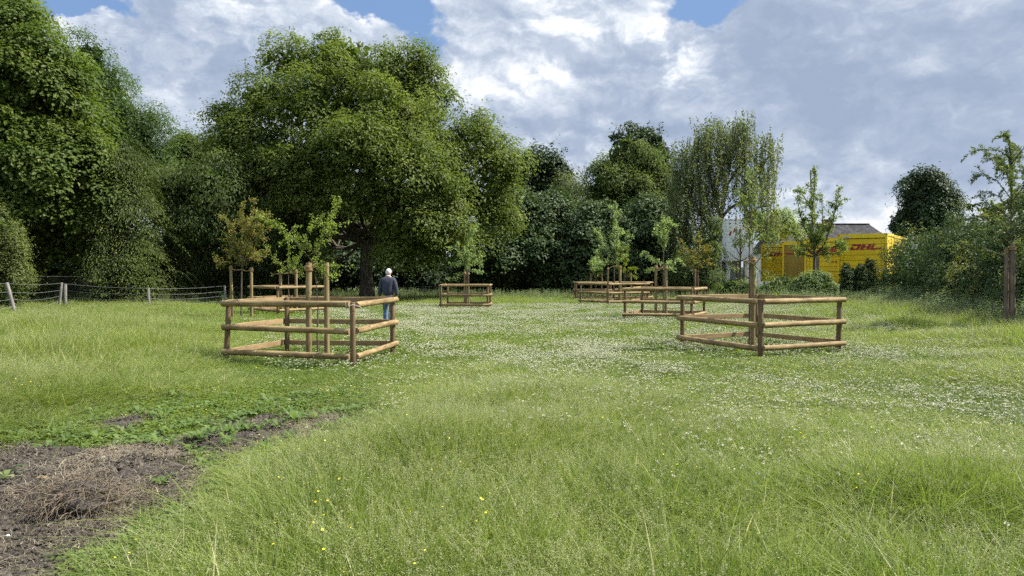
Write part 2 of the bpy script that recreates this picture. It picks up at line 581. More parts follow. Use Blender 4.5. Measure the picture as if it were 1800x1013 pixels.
def soil_material():
    m_, T, b = new_mat('bare_soil')
    tc = T.node('ShaderNodeTexCoord')
    V = tc.outputs['Object']
    a = T.noise(V, 1.4, 6, 0.65)
    c = T.noise(V, 34.0, 6, 0.75)
    bits = T.noise(V, 95.0, 3, 0.6)
    col = T.mix(T.rng(a, 0.3, 0.7), (0.046, 0.041, 0.037), (0.096, 0.084, 0.073))
    col = T.mix(T.m('MULTIPLY', T.rng(c, 0.5, 0.72), 0.75), col, (0.185, 0.155, 0.120))
    col = T.mix(T.m('MULTIPLY', T.rng(c, 0.5, 0.3), 0.8), col, (0.035, 0.026, 0.022))
    col = T.mix(T.rng(bits, 0.66, 0.72), col, (0.27, 0.235, 0.18))
    T.l.new(col, b.inputs['Base Color'])
    b.inputs['Roughness'].default_value = 1.0
    b.inputs['Specular IOR Level'].default_value = 0.1
    bp = T.node('ShaderNodeBump')
    bp.inputs['Strength'].default_value = 1.0
    bp.inputs['Distance'].default_value = 0.02
    T.l.new(T.m('ADD', c, T.m('MULTIPLY', bits, 0.5)), bp.inputs['Height'])
    T.l.new(bp.outputs[0], b.inputs['Normal'])
    return m_


M['ground'] = ground_material()
M['soil'] = soil_material()

# ------------------------------------------------------------------ ground and bare soil
me = raw_mesh('ground', [(-900, -300, 0), (900, -300, 0), (900, 1500, 0), (-900, 1500, 0)], [0, 1, 2, 3], [4], M['ground'])
tag(link('ground', me), 'meadow ground reaching the horizon', 'ground', kind='structure')

SOIL_A = [(-420, 792), (0, 788), (150, 792), (330, 785), (352, 820), (330, 868), (268, 900), (245, 925), (195, 960), (120, 1013), (60, 1100), (-420, 1100)]
SOIL_B = [(325, 795), (372, 742), (470, 730), (612, 738), (605, 778), (480, 788), (430, 812), (345, 850)]


def soil_poly(px):
    return np.array([GP(a, b) for a, b in px])


PA, PB = soil_poly(SOIL_A), soil_poly(SOIL_B)
PC = soil_poly([(180, 745), (230, 728), (262, 742), (215, 762)])


def poly_sd(p, poly):
    """signed distance, positive inside"""
    n = len(poly)
    dmin = np.full(len(p), 1e9)
    ins = np.zeros(len(p), bool)
    for i in range(n):
        a, b = poly[i], poly[(i + 1) % n]
        ab = b - a
        t = np.clip(((p - a) @ ab) / (ab @ ab), 0, 1)
        dmin = np.minimum(dmin, np.linalg.norm(p - (a + t[:, None] * ab), axis=1))
        c = ((a[1] > p[:, 1]) != (b[1] > p[:, 1])) & (p[:, 0] < (b[0] - a[0]) * (p[:, 1] - a[1]) / (b[1] - a[1] + 1e-12) + a[0])
        ins ^= c
    return np.where(ins, dmin, -dmin)


def soil_sd(p):
    p = np.asarray(p, float)
    s = np.maximum(np.maximum(poly_sd(p, PA), poly_sd(p, PB) - 0.03), poly_sd(p, PC))
    return s + (fbm(p * 1.9, 11, 4) - 0.5) * 0.85


gx = np.arange(-7.5, -0.6, 0.024)
gy = np.arange(2.0, 9.2, 0.024)
GX, GY = np.meshgrid(gx, gy)
pp = np.stack([GX.ravel(), GY.ravel()], 1)
sd = soil_sd(pp)
hgt = fbm(pp * 1.7, 3, 3) * 0.13 + fbm(pp * 7, 5, 4) * 0.075 + fbm(pp * 26, 8, 2) * 0.03 - 0.095
mound = np.exp(-(((pp[:, 0] + 3.15) / 0.55) ** 2 + ((pp[:, 1] - 5.6) / 0.5) ** 2)) * 0.14
mound += np.exp(-(((pp[:, 0] + 3.05) / 0.33) ** 2 + ((pp[:, 1] - 4.95) / 0.22) ** 2)) * 0.10
k = np.clip((sd + 0.10) / 0.28, 0, 1)
k = k * k * (3 - 2 * k)
zz = np.maximum(hgt, -0.02) * k + mound * k + 0.012 * k - 0.05 * (1 - k)
vs = np.column_stack([pp, zz])
nx, ny = len(gx), len(gy)
ii = (np.arange(ny - 1)[:, None] * nx + np.arange(nx - 1)[None, :]).ravel()
fc = np.stack([ii, ii + 1, ii + nx + 1, ii + nx], 1)
me = raw_mesh('bare_soil', vs, fc.ravel(), np.full(len(fc), 4), M['soil'], smooth=True)
tag(link('bare_soil', me), 'grey brown bare soil patch in the meadow', 'soil', kind='structure')


def soil_z(p):
    p = np.asarray(p, float)
    i = np.clip(((p[:, 0] - gx[0]) / 0.024).astype(int), 0, nx - 1)
    j = np.clip(((p[:, 1] - gy[0]) / 0.024).astype(int), 0, ny - 1)
    return np.maximum(zz[j * nx + i], 0.0)


# ------------------------------------------------------------------ foliage builders
def leaves_quads(pos, nrm, axis, L, W, fold=0.12, droop=0.15):
    n = len(pos)
    nrm = norm(nrm)
    axis = norm(axis - nrm * np.sum(axis * nrm, 1, keepdims=True))
    side = np.cross(nrm, axis)
    L = np.broadcast_to(L, n)[:, None]
    W = np.broadcast_to(W, n)[:, None]
    Q = np.empty((n, 4, 3), np.float32)
    Q[:, 0] = pos
    Q[:, 1] = pos + axis * L * 0.45 + side * W * 0.5 + nrm * W * fold
    Q[:, 2] = pos + axis * L - nrm * L * droop
    Q[:, 3] = pos + axis * L * 0.45 - side * W * 0.5 + nrm * W * fold
    return Q


def rdir(rs, n):
    return norm(rs.normal(size=(n, 3)))


def crown_quads(lobes, nclump, per, cr, leaf, aspect=0.6, flat=0.55, up=0.7, out=0.6, droop=0.3, seed=0,
                surf=0.5, wob=0.34, inner=0.12, gap=0.47, sprig=0.5):
    """leaves gathered in boughs over a union of ellipsoid lobes (cx,cy,cz,rx,ry,rz); returns quads and tints"""
    rs = RS(seed)
    nclump, per, cr = int(nclump * 0.33), int(per * 3.1), cr * 1.62
    lb = np.array(lobes, float)
    C, R = lb[:, :3], lb[:, 3:6]
    R = np.maximum(R - 0.36 * cr, 0.5 * R)
    w = (R[:, 0] * R[:, 1] + R[:, 1] * R[:, 2] + R[:, 0] * R[:, 2])
    w = w / w.sum()
    N = int(nclump * 1.9)
    li = rs.choice(len(lb), N, p=w)
    u = rdir(rs, N)
    wobv = 1 + wob * (fbm(u * 2.2 + C[li] * 0.37, seed, 3) - 0.5) * 2.4
    rr = 1 - surf * rs.rand(N) ** 1.6
    out_ = rs.rand(N) < 0.24                      # boughs that stick out of the outline
    rr[out_] = 1.0 + 0.30 * rs.rand(out_.sum()) ** 1.5
    rr += 0.42 * (fbm((C[li] + u * R[li]) * 0.55, seed + 9, 2) - 0.5)
    p = C[li] + u * R[li] * (rr * wobv)[:, None]
    keep = np.ones(N, bool)
    for j in range(len(lb)):
        q = np.linalg.norm((p - C[j]) / R[j], axis=1)
        keep &= ~((li != j) & (q < 0.70) & (rs.rand(N) < 0.92))
    keep &= p[:, 2] > 0.15
    if gap > 0:
        keep &= fbm(p * 0.55 / max(cr, .45), seed + 5, 3) > gap
    p, u = p[keep][:nclump], u[keep][:nclump]
    n = len(p)
    size = cr * (0.42 + 1.15 * rs.rand(n) ** 1.4)
    k = np.maximum(3, (per * (size / cr) ** 1.5).astype(int))
    ci = np.repeat(np.arange(n), k)
    m = len(ci)
    # every bough is a ragged dome that faces up and outwards
    dm = norm(u * 0.75 + np.array((0, 0, up)) + rdir(rs, n) * 0.35)
    e = rdir(rs, m)
    e = norm(e + dm[ci] * (0.75 + 0.2 * rs.rand(m))[:, None])
    ragged = 1 + 0.75 * (fbm(e * 2.3 + p[ci] * 1.3, seed + 3, 3) - 0.5) + rs.normal(size=m) * 0.07
    shell = (0.50 + 0.54 * rs.rand(m) ** 0.5) * ragged
    off = e * (shell * size[ci])[:, None] * np.array((1.0, 1.0, flat + 0.2)) 
    stray = rs.rand(m) < 0.07
    off[stray] *= 1.25 + 0.5 * rs.rand(stray.sum())[:, None]
    oh = u[ci].copy()
    oh[:, 2] = 0
    off[:, 2] -= 0.30 * np.maximum(np.sum(off * norm(oh), 1), 0)
    lp = p[ci] + off
    nrm = e * out + np.array((0, 0, up * 0.55)) + rdir(rs, m) * 0.32
    ax = rdir(rs, m) + e * 0.5 + np.array((0, 0, -droop))
    L = leaf * (0.65 + 0.7 * rs.rand(m))
    Q = leaves_quads(lp, nrm, ax, L, L * aspect)
    tint = np.clip(0.55 * rs.rand(n)[ci] + 0.45 * rs.rand(m), 0, 1)
    if sprig > 0:                                  # leafy shoots that stand out of the outline
        ns = int(len(lb) * 16 * sprig * min(3.0, (lb[:, 3].mean() / cr)) ** 1.0 + n * sprig * 0.6)
        si = rs.randint(0, m, ns)
        sd0 = norm(e[si] * 0.8 + np.array((0, 0, 0.45)) + rdir(rs, ns) * 0.6)
        sl_ = cr * (0.35 + 0.75 * rs.rand(ns))
        pn = max(6, int(cr * 16))
        cj = np.repeat(np.arange(ns), pn)
        tt = rs.rand(len(cj))
        sp = lp[si][cj] + sd0[cj] * (tt * sl_[cj])[:, None] + rs.normal(size=(len(cj), 3)) * leaf * 0.45
        sp[:, 2] -= 0.35 * sl_[cj] * tt ** 2 * min(droop, 1.2)
        L3 = leaf * (0.55 + 0.6 * rs.rand(len(cj)))
        Q3 = leaves_quads(sp, rdir(rs, len(cj)) * .6 + np.array((0, 0, .7)), sd0[cj] * .6 + rdir(rs, len(cj)) + np.array((0, 0, -droop)) * .6, L3, L3 * aspect)
        Q = np.concatenate([Q, Q3])
        tint = np.concatenate([tint, np.clip(0.25 + rs.rand(len(cj)) * .75, 0, 1)])
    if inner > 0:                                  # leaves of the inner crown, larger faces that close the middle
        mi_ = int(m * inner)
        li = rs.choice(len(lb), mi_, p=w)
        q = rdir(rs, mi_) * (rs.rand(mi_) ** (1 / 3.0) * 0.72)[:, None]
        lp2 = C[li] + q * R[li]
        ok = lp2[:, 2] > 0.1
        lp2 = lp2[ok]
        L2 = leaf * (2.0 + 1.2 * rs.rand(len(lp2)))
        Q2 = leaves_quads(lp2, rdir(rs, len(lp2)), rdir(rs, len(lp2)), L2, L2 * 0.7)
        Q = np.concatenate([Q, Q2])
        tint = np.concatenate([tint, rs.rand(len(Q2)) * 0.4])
    return Q, tint


def pxl(d, lst, deep=0.85):
    """lobes given as (px x, px y, rx px, ry px[, depth offset m]) at distance d"""
    out = []
    for t in lst:
        dd = d + (t[4] if len(t) > 4 else 0.0)
        s = dd / F
        rx, rz = t[2] * s, t[3] * s
        out.append((X(t[0], dd), dd, Z(t[1], dd), rx, (rx + rz) * 0.5 * deep, rz))
    return out


def limb_points(rs, a, b, n=5, bend=0.12):
    a, b = np.array(a, float), np.array(b, float)
    L = np.linalg.norm(b - a)
    pts = []
    j = rs.normal(size=3) * L * bend
    for i in range(n + 1):
        t = i / n
        p = a * (1 - t) + b * t + j * math.sin(math.pi * t) + np.array((0, 0, -L * 0.10 * math.sin(math.pi * t)))
        pts.append(p + (rs.normal(size=3) * L * 0.012 if 0 < i < n else 0))
    return pts


def trunk_mesh(base, r0, fork_z, lobes, mat, seed=0, seg=10, lean=(0, 0), twigs=4, maxl=12, rtop=None):
    rs = RS(seed)
    mb = MB(mat)
    bx, by = base
    top = np.array((bx + lean[0], by + lean[1], fork_z))
    pts = [np.array((bx, by, -0.1)), np.array((bx, by, 0.25))]
    rad = [r0 * 1.45, r0 * 1.12]
    for i in range(1, 6):
        t = i / 5
        pts.append(np.array((bx + lean[0] * t + rs.normal() * r0 * .12, by + lean[1] * t, 0.25 + (fork_z - .25) * t)))
        rad.append(r0 * (1.02 - 0.3 * t))
    mb.tube(pts, rad, seg, jitter=0.06, seed=seed)
    order = sorted(range(len(lobes)), key=lambda i: -lobes[i][3])[:maxl]
    for i in order:
        l = lobes[i]
        a = pts[-1] + np.array((0, 0, -rs.rand() * (fork_z * 0.18)))
        b = np.array((l[0], l[1], max(l[2], 0.8) + l[5] * 0.25))
        lp = limb_points(rs, a, b, 6)
        r = r0 * (0.28 + 0.22 * rs.rand())
        mb.tube(lp, [r * (1 - 0.13 * q) for q in range(7)], 7, jitter=0.05, seed=seed + i)
        for t in range(twigs):
            q = lp[2 + rs.randint(0, 4)]
            e = np.array(l[:3]) + rdir(rs, 1)[0] * np.array(l[3:6]) * 0.9
            tp = limb_points(rs, q, e, 5, 0.1)
            mb.tube(tp, [r * 0.34 * (1 - 0.17 * z_) for z_ in range(6)], 5, seed=seed + t, caps=False)
    return mb.mesh('trunk')


def tree(name, label, cat, base, lobes, leafm, barkm, trunk_r, fork_z, crownargs, seed=0, group=None, lean=(0, 0), twigs=4, maxl=12, extra=None):
    t = thing(name, label, cat, (base[0], base[1], 0), group)
    off = np.array((base[0], base[1], 0.0))
    lob = [(l[0] - off[0], l[1] - off[1], *l[2:]) for l in lobes]
    if trunk_r:
        link('trunk', trunk_mesh((0, 0), trunk_r, fork_z, lob, barkm, seed, lean=lean, twigs=twigs, maxl=maxl), t)
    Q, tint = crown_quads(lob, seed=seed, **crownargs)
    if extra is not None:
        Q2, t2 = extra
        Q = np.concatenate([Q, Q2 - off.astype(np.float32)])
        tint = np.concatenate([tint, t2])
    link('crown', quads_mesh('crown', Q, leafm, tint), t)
    return t


# ------------------------------------------------------------------ large trees
TG = 'tall trees behind the meadow'
# big lime at the left edge
lob = pxl(38, [(30, 60, 62, 80), (-60, 60, 110, 140, 1), (78, 130, 62, 74, -1), (20, 190, 110, 100, -1.5), (112, 215, 68, 85), (120, 300, 82, 80, -1.5),
               (30, 300, 110, 90, -2), (145, 365, 66, 58, -1), (60, 390, 120, 80, 1), (-100, 250, 120, 160), (-20, 430, 110, 50, 3), (-10, -50, 70, 60, 0)])
tree('lime_tree', 'huge dense fresh green tree filling the upper left corner of the view', 'tree', (X(30, 39), 39), lob, M['lime'], M['bark'],
     0.42, 4.5, dict(nclump=3000, per=48, cr=0.62, leaf=0.20, aspect=0.75, flat=0.42, up=0.9, out=0.6, droop=0.5, inner=0.06, gap=0.47), 101, TG)
# darker feathery tree behind it
lob = pxl(50, [(185, 160, 42, 60), (205, 215, 55, 60), (240, 235, 45, 48), (262, 215, 22, 24), (225, 290, 50, 50), (160, 110, 35, 45), (255, 285, 28, 34), (180, 330, 80, 70, 2)])
tree('ash_tree', 'darker feathery tree rising behind the right flank of the huge corner tree', 'tree', (X(200, 52), 52), lob, M['ash'], M['bark'],
     0.35, 5, dict(nclump=1500, per=34, cr=0.6, leaf=0.19, aspect=0.4, flat=0.6, up=0.6, droop=0.6, gap=0.47), 102, TG)
# brighter small ash in the gap
lob = pxl(60, [(330, 260, 34, 36), (305, 270, 20, 24), (352, 285, 26, 30), (320, 320, 50, 50), (370, 250, 10, 20), (290, 330, 40, 60), (340, 380, 80, 60)])
tree('ash_tree', 'small lighter tree showing in the sky gap left of the great spreading tree', 'tree', (X(330, 61), 61), lob, M['maple'], M['bark'],
     0.3, 5, dict(nclump=1000, per=30, cr=0.6, leaf=0.22, aspect=0.4, flat=0.6, up=0.5, gap=0.47), 103, TG)
# cherry with hanging long leaves
lob = pxl(41, [(320, 335, 50, 42), (375, 330, 55, 48, -1), (290, 320, 28, 26), (350, 390, 70, 45, -1), (425, 370, 55, 55), (440, 300, 40, 45, 2), (330, 430, 60, 45), (430, 425, 60, 45, 1),
               (290, 470, 50, 45, 2), (380, 480, 90, 40, 3), (500, 400, 60, 60, 4), (500, 470, 70, 45, 5)])
tree('cherry_tree', 'hanging long leaved tree between the golden conifer and the great spreading tree', 'tree', (X(370, 43), 43), lob, M['cherry'], M['bark'],
     0.2, 2.5, dict(nclump=1900, per=36, cr=0.5, leaf=0.19, aspect=0.32, flat=0.8, up=0.35, out=0.5, droop=1.6, inner=0.2, gap=0.47), 104, TG)
# the great walnut
lob = pxl(45, [(605, 105, 72, 50), (520, 115, 52, 40, 1), (690, 130, 62, 50, 0), (735, 165, 50, 50, 1), (450, 170, 34, 32), (475, 180, 48, 50, 0), (408, 215, 40, 38), (440, 245, 62, 50, -1),
               (392, 262, 34, 34, 1), (560, 190, 90, 75, -2), (665, 205, 85, 75, -3), (735, 235, 52, 55, -2), (610, 275, 95, 65, -5), (500, 280, 70, 50, -3), (700, 300, 85, 65, -5),
               (775, 285, 45, 60, -2), (838, 236, 38, 34, 0), (850, 283, 54, 44, -1), (893, 300, 38, 42, 0), (840, 335, 58, 50, -1), (874, 378, 40, 44, 0), (770, 360, 66, 60, -4), (720, 390, 55, 55, -5),
               (760, 430, 48, 45, -3), (815, 430, 36, 40, -2), (710, 440, 42, 38, -4), (470, 320, 60, 48, -1), (450, 380, 50, 50, 1), (540, 335, 60, 38, -4), (560, 360, 90, 60, 6), (650, 380, 60, 60, 6),
               (640, 345, 55, 38, -5), (520, 420, 60, 50, 5)])
tree('walnut_tree', 'great spreading broad crowned tree with a thick grey trunk beside the walking person', 'tree', (X(645, 45), 45), lob, M['walnut'], M['bark'],
     0.46, 4.2, dict(nclump=4300, per=42, cr=0.52, leaf=0.195, aspect=0.55, flat=0.6, up=0.8, out=0.5, droop=0.6, inner=0.035, gap=0.43, surf=0.5), 105, TG, twigs=6, maxl=22)
# dark trees of the far edge
lob = pxl(66, [(940, 290, 32, 28), (965, 300, 30, 30), (915, 290, 24, 24), (900, 320, 35, 40), (950, 340, 60, 45), (985, 310, 12, 25)])
tree('alder_tree', 'very dark tree top showing just right of the great spreading tree', 'tree', (X(940, 67), 67), lob, M['dark'], M['bark'],
     0.3, 6, dict(nclump=520, per=34, cr=0.70, leaf=0.27, aspect=0.8, flat=0.6), 106, TG)
lob = pxl(70, [(1118, 245, 30, 24), (1085, 245, 22, 18), (1150, 262, 26, 36), (1120, 280, 52, 38), (1160, 300, 22, 30), (1130, 330, 60, 50)])
tree('alder_tree', 'very dark tree top standing behind the light green dome of leaves', 'tree', (X(1120, 71), 71), lob, M['dark'], M['bark'],
     0.3, 6, dict(nclump=520, per=34, cr=0.70, leaf=0.27, aspect=0.8, flat=0.6), 107, TG)
lob = pxl(58, [(1100, 254, 17, 20), (1086, 276, 26, 24), (1118, 280, 24, 28), (1064, 306, 24, 26), (1092, 310, 36, 36), (1140, 312, 26, 34), (1070, 335, 42, 40), (1110, 345, 72, 50), (1150, 350, 34, 50)])
tree('maple_tree', 'light green dome shaped tree in the middle of the dark far tree line', 'tree', (X(1100, 59), 59), lob, M['maple'], M['bark'],
     0.3, 5, dict(nclump=800, per=40, cr=0.50, leaf=0.21, aspect=0.5, flat=0.7, droop=0.8), 108, TG)
lob = pxl(63, [(1010, 300, 10, 26), (1000, 330, 20, 26), (1020, 335, 20, 30), (1005, 365, 34, 30)])
tree('poplar_tree', 'thin airy grey green tree poking up left of the light green dome', 'tree', (X(1010, 63), 63), lob, M['birch'], M['bark'],
     0.15, 6, dict(nclump=260, per=22, cr=0.6, leaf=0.18, aspect=0.5, flat=1.2, inner=0.0), 109, TG)
hz = [(880, [(870, 405, 62, 52), (850, 455, 62, 42), (905, 370, 48, 42), (900, 440, 64, 50, -1), (860, 490, 60, 30)], 'hazel tree with dark foliage directly right of the spreading tree crown'),
      (975, [(960, 385, 60, 42), (985, 360, 40, 32), (975, 430, 66, 52, -1), (990, 480, 62, 36, -1)], 'dark hazel tree behind the meadow gap, left of the tallest apple sapling'),
      (1060, [(1055, 390, 52, 38), (1045, 430, 62, 50, -1), (1080, 460, 62, 50), (1050, 490, 55, 30, -1)], 'dark hazel tree directly behind the three crowded timber pens'),
      (1150, [(1140, 400, 48, 50), (1160, 440, 60, 52, -1), (1130, 480, 62, 36), (1190, 480, 50, 36)], 'dark hazel tree between the light green dome and the weeping birch')]
for i, (cx, l, lab) in enumerate(hz):
    lob = pxl(53 + (i % 2) * 1.5, l)
    tree('hazel_tree', lab, 'tree', (X(cx, 54.5), 54.5), lob, M['hazel'], M['bark'], 0.16, 2.6,
         dict(nclump=680, per=38, cr=0.52, leaf=0.21, aspect=0.75, flat=0.45, up=0.9, droop=0.4, inner=0.10, gap=0.47), 110 + i, 'dark hazel trees along the far edge', twigs=3)
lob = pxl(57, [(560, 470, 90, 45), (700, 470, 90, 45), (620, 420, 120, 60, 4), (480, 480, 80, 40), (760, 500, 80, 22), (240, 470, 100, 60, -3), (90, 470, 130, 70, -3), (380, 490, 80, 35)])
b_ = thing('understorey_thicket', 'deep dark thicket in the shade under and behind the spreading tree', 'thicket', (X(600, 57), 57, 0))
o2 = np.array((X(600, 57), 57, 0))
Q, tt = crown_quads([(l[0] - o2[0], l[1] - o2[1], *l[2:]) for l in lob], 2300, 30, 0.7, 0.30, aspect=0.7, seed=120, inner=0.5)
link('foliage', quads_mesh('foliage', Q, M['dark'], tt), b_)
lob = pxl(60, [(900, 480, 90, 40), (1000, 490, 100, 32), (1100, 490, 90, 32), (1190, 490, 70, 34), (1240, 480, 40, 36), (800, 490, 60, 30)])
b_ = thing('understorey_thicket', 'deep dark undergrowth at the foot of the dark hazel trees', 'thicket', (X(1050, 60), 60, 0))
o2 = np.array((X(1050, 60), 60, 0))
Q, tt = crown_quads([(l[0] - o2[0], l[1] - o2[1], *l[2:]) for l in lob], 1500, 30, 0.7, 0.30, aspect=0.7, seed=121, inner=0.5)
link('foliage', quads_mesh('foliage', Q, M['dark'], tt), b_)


# weeping birch: hanging strands
def strands(rs, starts, lens, leaf, step, sway=0.12, aspect=0.6, jit=0.05):
    pos, tw = [], []
    for s, L in zip(starts, lens):
        n = max(3, int(L / step))
        t = np.linspace(0, 1, n)
        d = rs.normal(size=2) * sway * L
        p = np.column_stack([s[0] + d[0] * t ** .6, s[1] + d[1] * t ** .6, s[2] - L * t + 0.12 * L * np.sin(t * 3.14) * 0.3])
        p += rs.normal(size=p.shape) * jit
        pos.append(p)
        tw.append(p[[0, n // 2, n - 1]])
    pos = np.concatenate(pos)
    m = len(pos)
    L = leaf * (0.6 + 0.8 * rs.rand(m))
    Q = leaves_quads(pos, rdir(rs, m), rdir(rs, m) + np.array((0, 0, -1.4)), L, L * aspect)
    return Q, rs.rand(m), tw


d = 50.0
rs = RS(77)
BL = [(1236, 232, 20, 14, 70), (1260, 222, 16, 10, 60), (1300, 216, 12, 10, 60), (1282, 236, 14, 12, 45), (1216, 258, 24, 18, 80), (1250, 258, 22, 16, 70), (1302, 250, 13, 22, 62),
      (1276, 268, 14, 16, 45), (1343, 238, 10, 9, 30), (1354, 258, 9, 12, 24), (1336, 262, 9, 12, 22), (1202, 290, 24, 22, 100), (1236, 300, 30, 22, 110), (1272, 304, 16, 18, 45), (1318, 296, 18, 18, 52),
      (1345, 292, 10, 18, 26), (1198, 335, 24, 24, 110), (1230, 345, 26, 26, 110), (1258, 345, 14, 24, 40), (1326, 328, 16, 18, 40), (1350, 335, 10, 18, 24), (1190, 385, 18, 34, 80), (1215, 400, 24, 30, 90),
      (1240, 415, 18, 30, 60), (1306, 338, 14, 16, 30), (1338, 372, 16, 18, 34), (1360, 385, 9, 20, 22), (1300, 225, 6, 8, 20)]
bl = pxl(d, [q[:4] for q in BL])
st, ln = [], []
for l, cnt in zip(bl, [q[4] for q in BL]):
    cnt = int(cnt * .92)
    u = rdir(rs, cnt)
    q = np.array(l[:3]) + rs.normal(size=(cnt, 3)) * (.35, .5, .35) + u * np.array((l[3], l[3] * 1.5 + 0.8, l[5])) * (rs.rand(cnt) ** 0.4)[:, None]
    st.append(q)
    ln.append(np.clip(0.7 + 2.9 * rs.rand(cnt) ** 1.6, 0.5, np.maximum(q[:, 2] - 0.4, 0.6)))
st = np.concatenate(st)
ln = np.concatenate(ln)
Q, tt, tw = strands(rs, st, ln, 0.135, 0.062, 0.09, 0.75, 0.045)
bx = X(1262, d)
t = thing('weeping_birch', 'tall grey green weeping birch with hanging strands beside the white building', 'tree', (bx, d, 0), TG)
tb = MB(M['bark_birch'], M['twig'])
o2 = np.array((bx, d, 0))


def pl(lst, d_, o_):
    return [P3(a, b, d_ + (c if c is not None else 0)) - o_ for a, b, c in lst]


tb.tube(pl([(1262, 525, 0), (1263, 470, 0), (1262, 420, 0), (1266, 380, 0), (1275, 330, 0), (1285, 270, 0), (1292, 225, 0)], d, o2), [.30, .24, .21, .18, .13, .08, .03], 9)
tb.tube(pl([(1266, 385, 0), (1280, 368, .3), (1300, 356, .6), (1318, 335, 1), (1332, 300, 1), (1345, 250, 1)], d, o2), [.13, .11, .09, .07, .05, .02], 7, mi=1)
tb.tube(pl([(1266, 385, 0), (1255, 350, -.4), (1245, 300, -.6), (1238, 240, -.5)], d, o2), [.13, .10, .07, .03], 7, mi=1)
tb.tube(pl([(1262, 420, 0), (1240, 390, -1), (1215, 350, -1), (1205, 300, -.5)], d, o2), [.12, .09, .06, .03], 7, mi=1)
tb.tube(pl([(1275, 330, 0), (1300, 290, -.5), (1308, 250, -.5)], d, o2), [.09, .06, .02], 7, mi=1)
for q in tw[::3]:
    tb.tube([q[0] - o2, q[1] - o2, q[2] - o2], [.012, .008, .004], 3, mi=1, caps=False)
link('trunk', tb.mesh('trunk'), t)
link('crown', quads_mesh('crown', (Q - o2).astype(np.float32), M['birch'], tt), t)

# trees right of the birch, in front of the house
lob = pxl(56, [(1362, 393, 26, 20), (1345, 408, 22, 16), (1390, 402, 20, 14), (1330, 390, 14, 16), (1375, 385, 18, 12)])
tree('hazel_tree', 'loose green small tree between the birch and the slate roof', 'tree', (X(1362, 57), 57), lob, M['apple'], M['bark'], 0.12, 3.0,
     dict(nclump=420, per=20, cr=0.28, leaf=0.15, aspect=0.6, flat=0.8, inner=0.02), 131, twigs=3)
lob = pxl(78, [(1622, 322, 26, 20), (1612, 345, 34, 30), (1640, 350, 34, 34), (1590, 385, 24, 24), (1620, 385, 50, 34), (1658, 380, 22, 24), (1575, 402, 16, 14), (1625, 415, 46, 25), (1645, 330, 18, 16)])
tree('oak_tree', 'lone dark round crowned tree rising above the hedge against the sky', 'tree', (X(1622, 79), 79), lob, M['dark'], M['bark'], 0.35, 4.5,
     dict(nclump=800, per=36, cr=0.58, leaf=0.25, aspect=0.8, flat=0.6, up=0.8, inner=0.08, gap=0.47), 132, TG)
lob = pxl(40, [(1745, 375, 36, 26), (1790, 360, 34, 32), (1820, 380, 40, 40), (1715, 400, 26, 18), (1765, 410, 60, 30), (1860, 370, 50, 50), (1840, 440, 80, 60)])
tree('elder_tree', 'broad light green tree behind the hedge at the right edge', 'tree', (X(1790, 41), 41), lob, M['cherry'], M['bark'], 0.15, 2.6,
     dict(nclump=900, per=36, cr=0.42, leaf=0.15, aspect=0.4, flat=0.7, inner=0.1), 133, TG)


# ------------------------------------------------------------------ conifers with hanging sprays
def spray_quads(rs, centres, outw, size, n_per, leaf, droop=1.1, aspect=0.35):
    n = len(centres)
    ci = np.repeat(np.arange(n), n_per)
    m = len(ci)
    o_ = outw[ci]
    side = norm(np.cross(o_, np.array((0, 0, 1.0))))
    a = rs.rand(m)
    b = rs.normal(size=m) * 0.45
    sz = size * (0.6 + 0.8 * rs.rand(n))[ci]
    p = centres[ci] + o_ * (a * sz)[:, None] + side * (b * sz * (0.4 + a * .6))[:, None]
    p[:, 2] -= (a ** 1.6) * sz * droop * 0.6 + rs.rand(m) * 0.06
    ax = o_ + side * (b * 1.2)[:, None] + np.array((0, 0, -1.0)) * (droop * (0.4 + a))[:, None] + rs.normal(size=(m, 3)) * 0.25
    nr = np.array((0, 0, 1.0)) + o_ * 0.7 + rs.normal(size=(m, 3)) * 0.35
    L = leaf * (0.6 + 0.8 * rs.rand(m))
    return leaves_quads(p, nr, ax, L, L * aspect), np.clip(a * 0.55 + rs.rand(m) * 0.45, 0, 1)


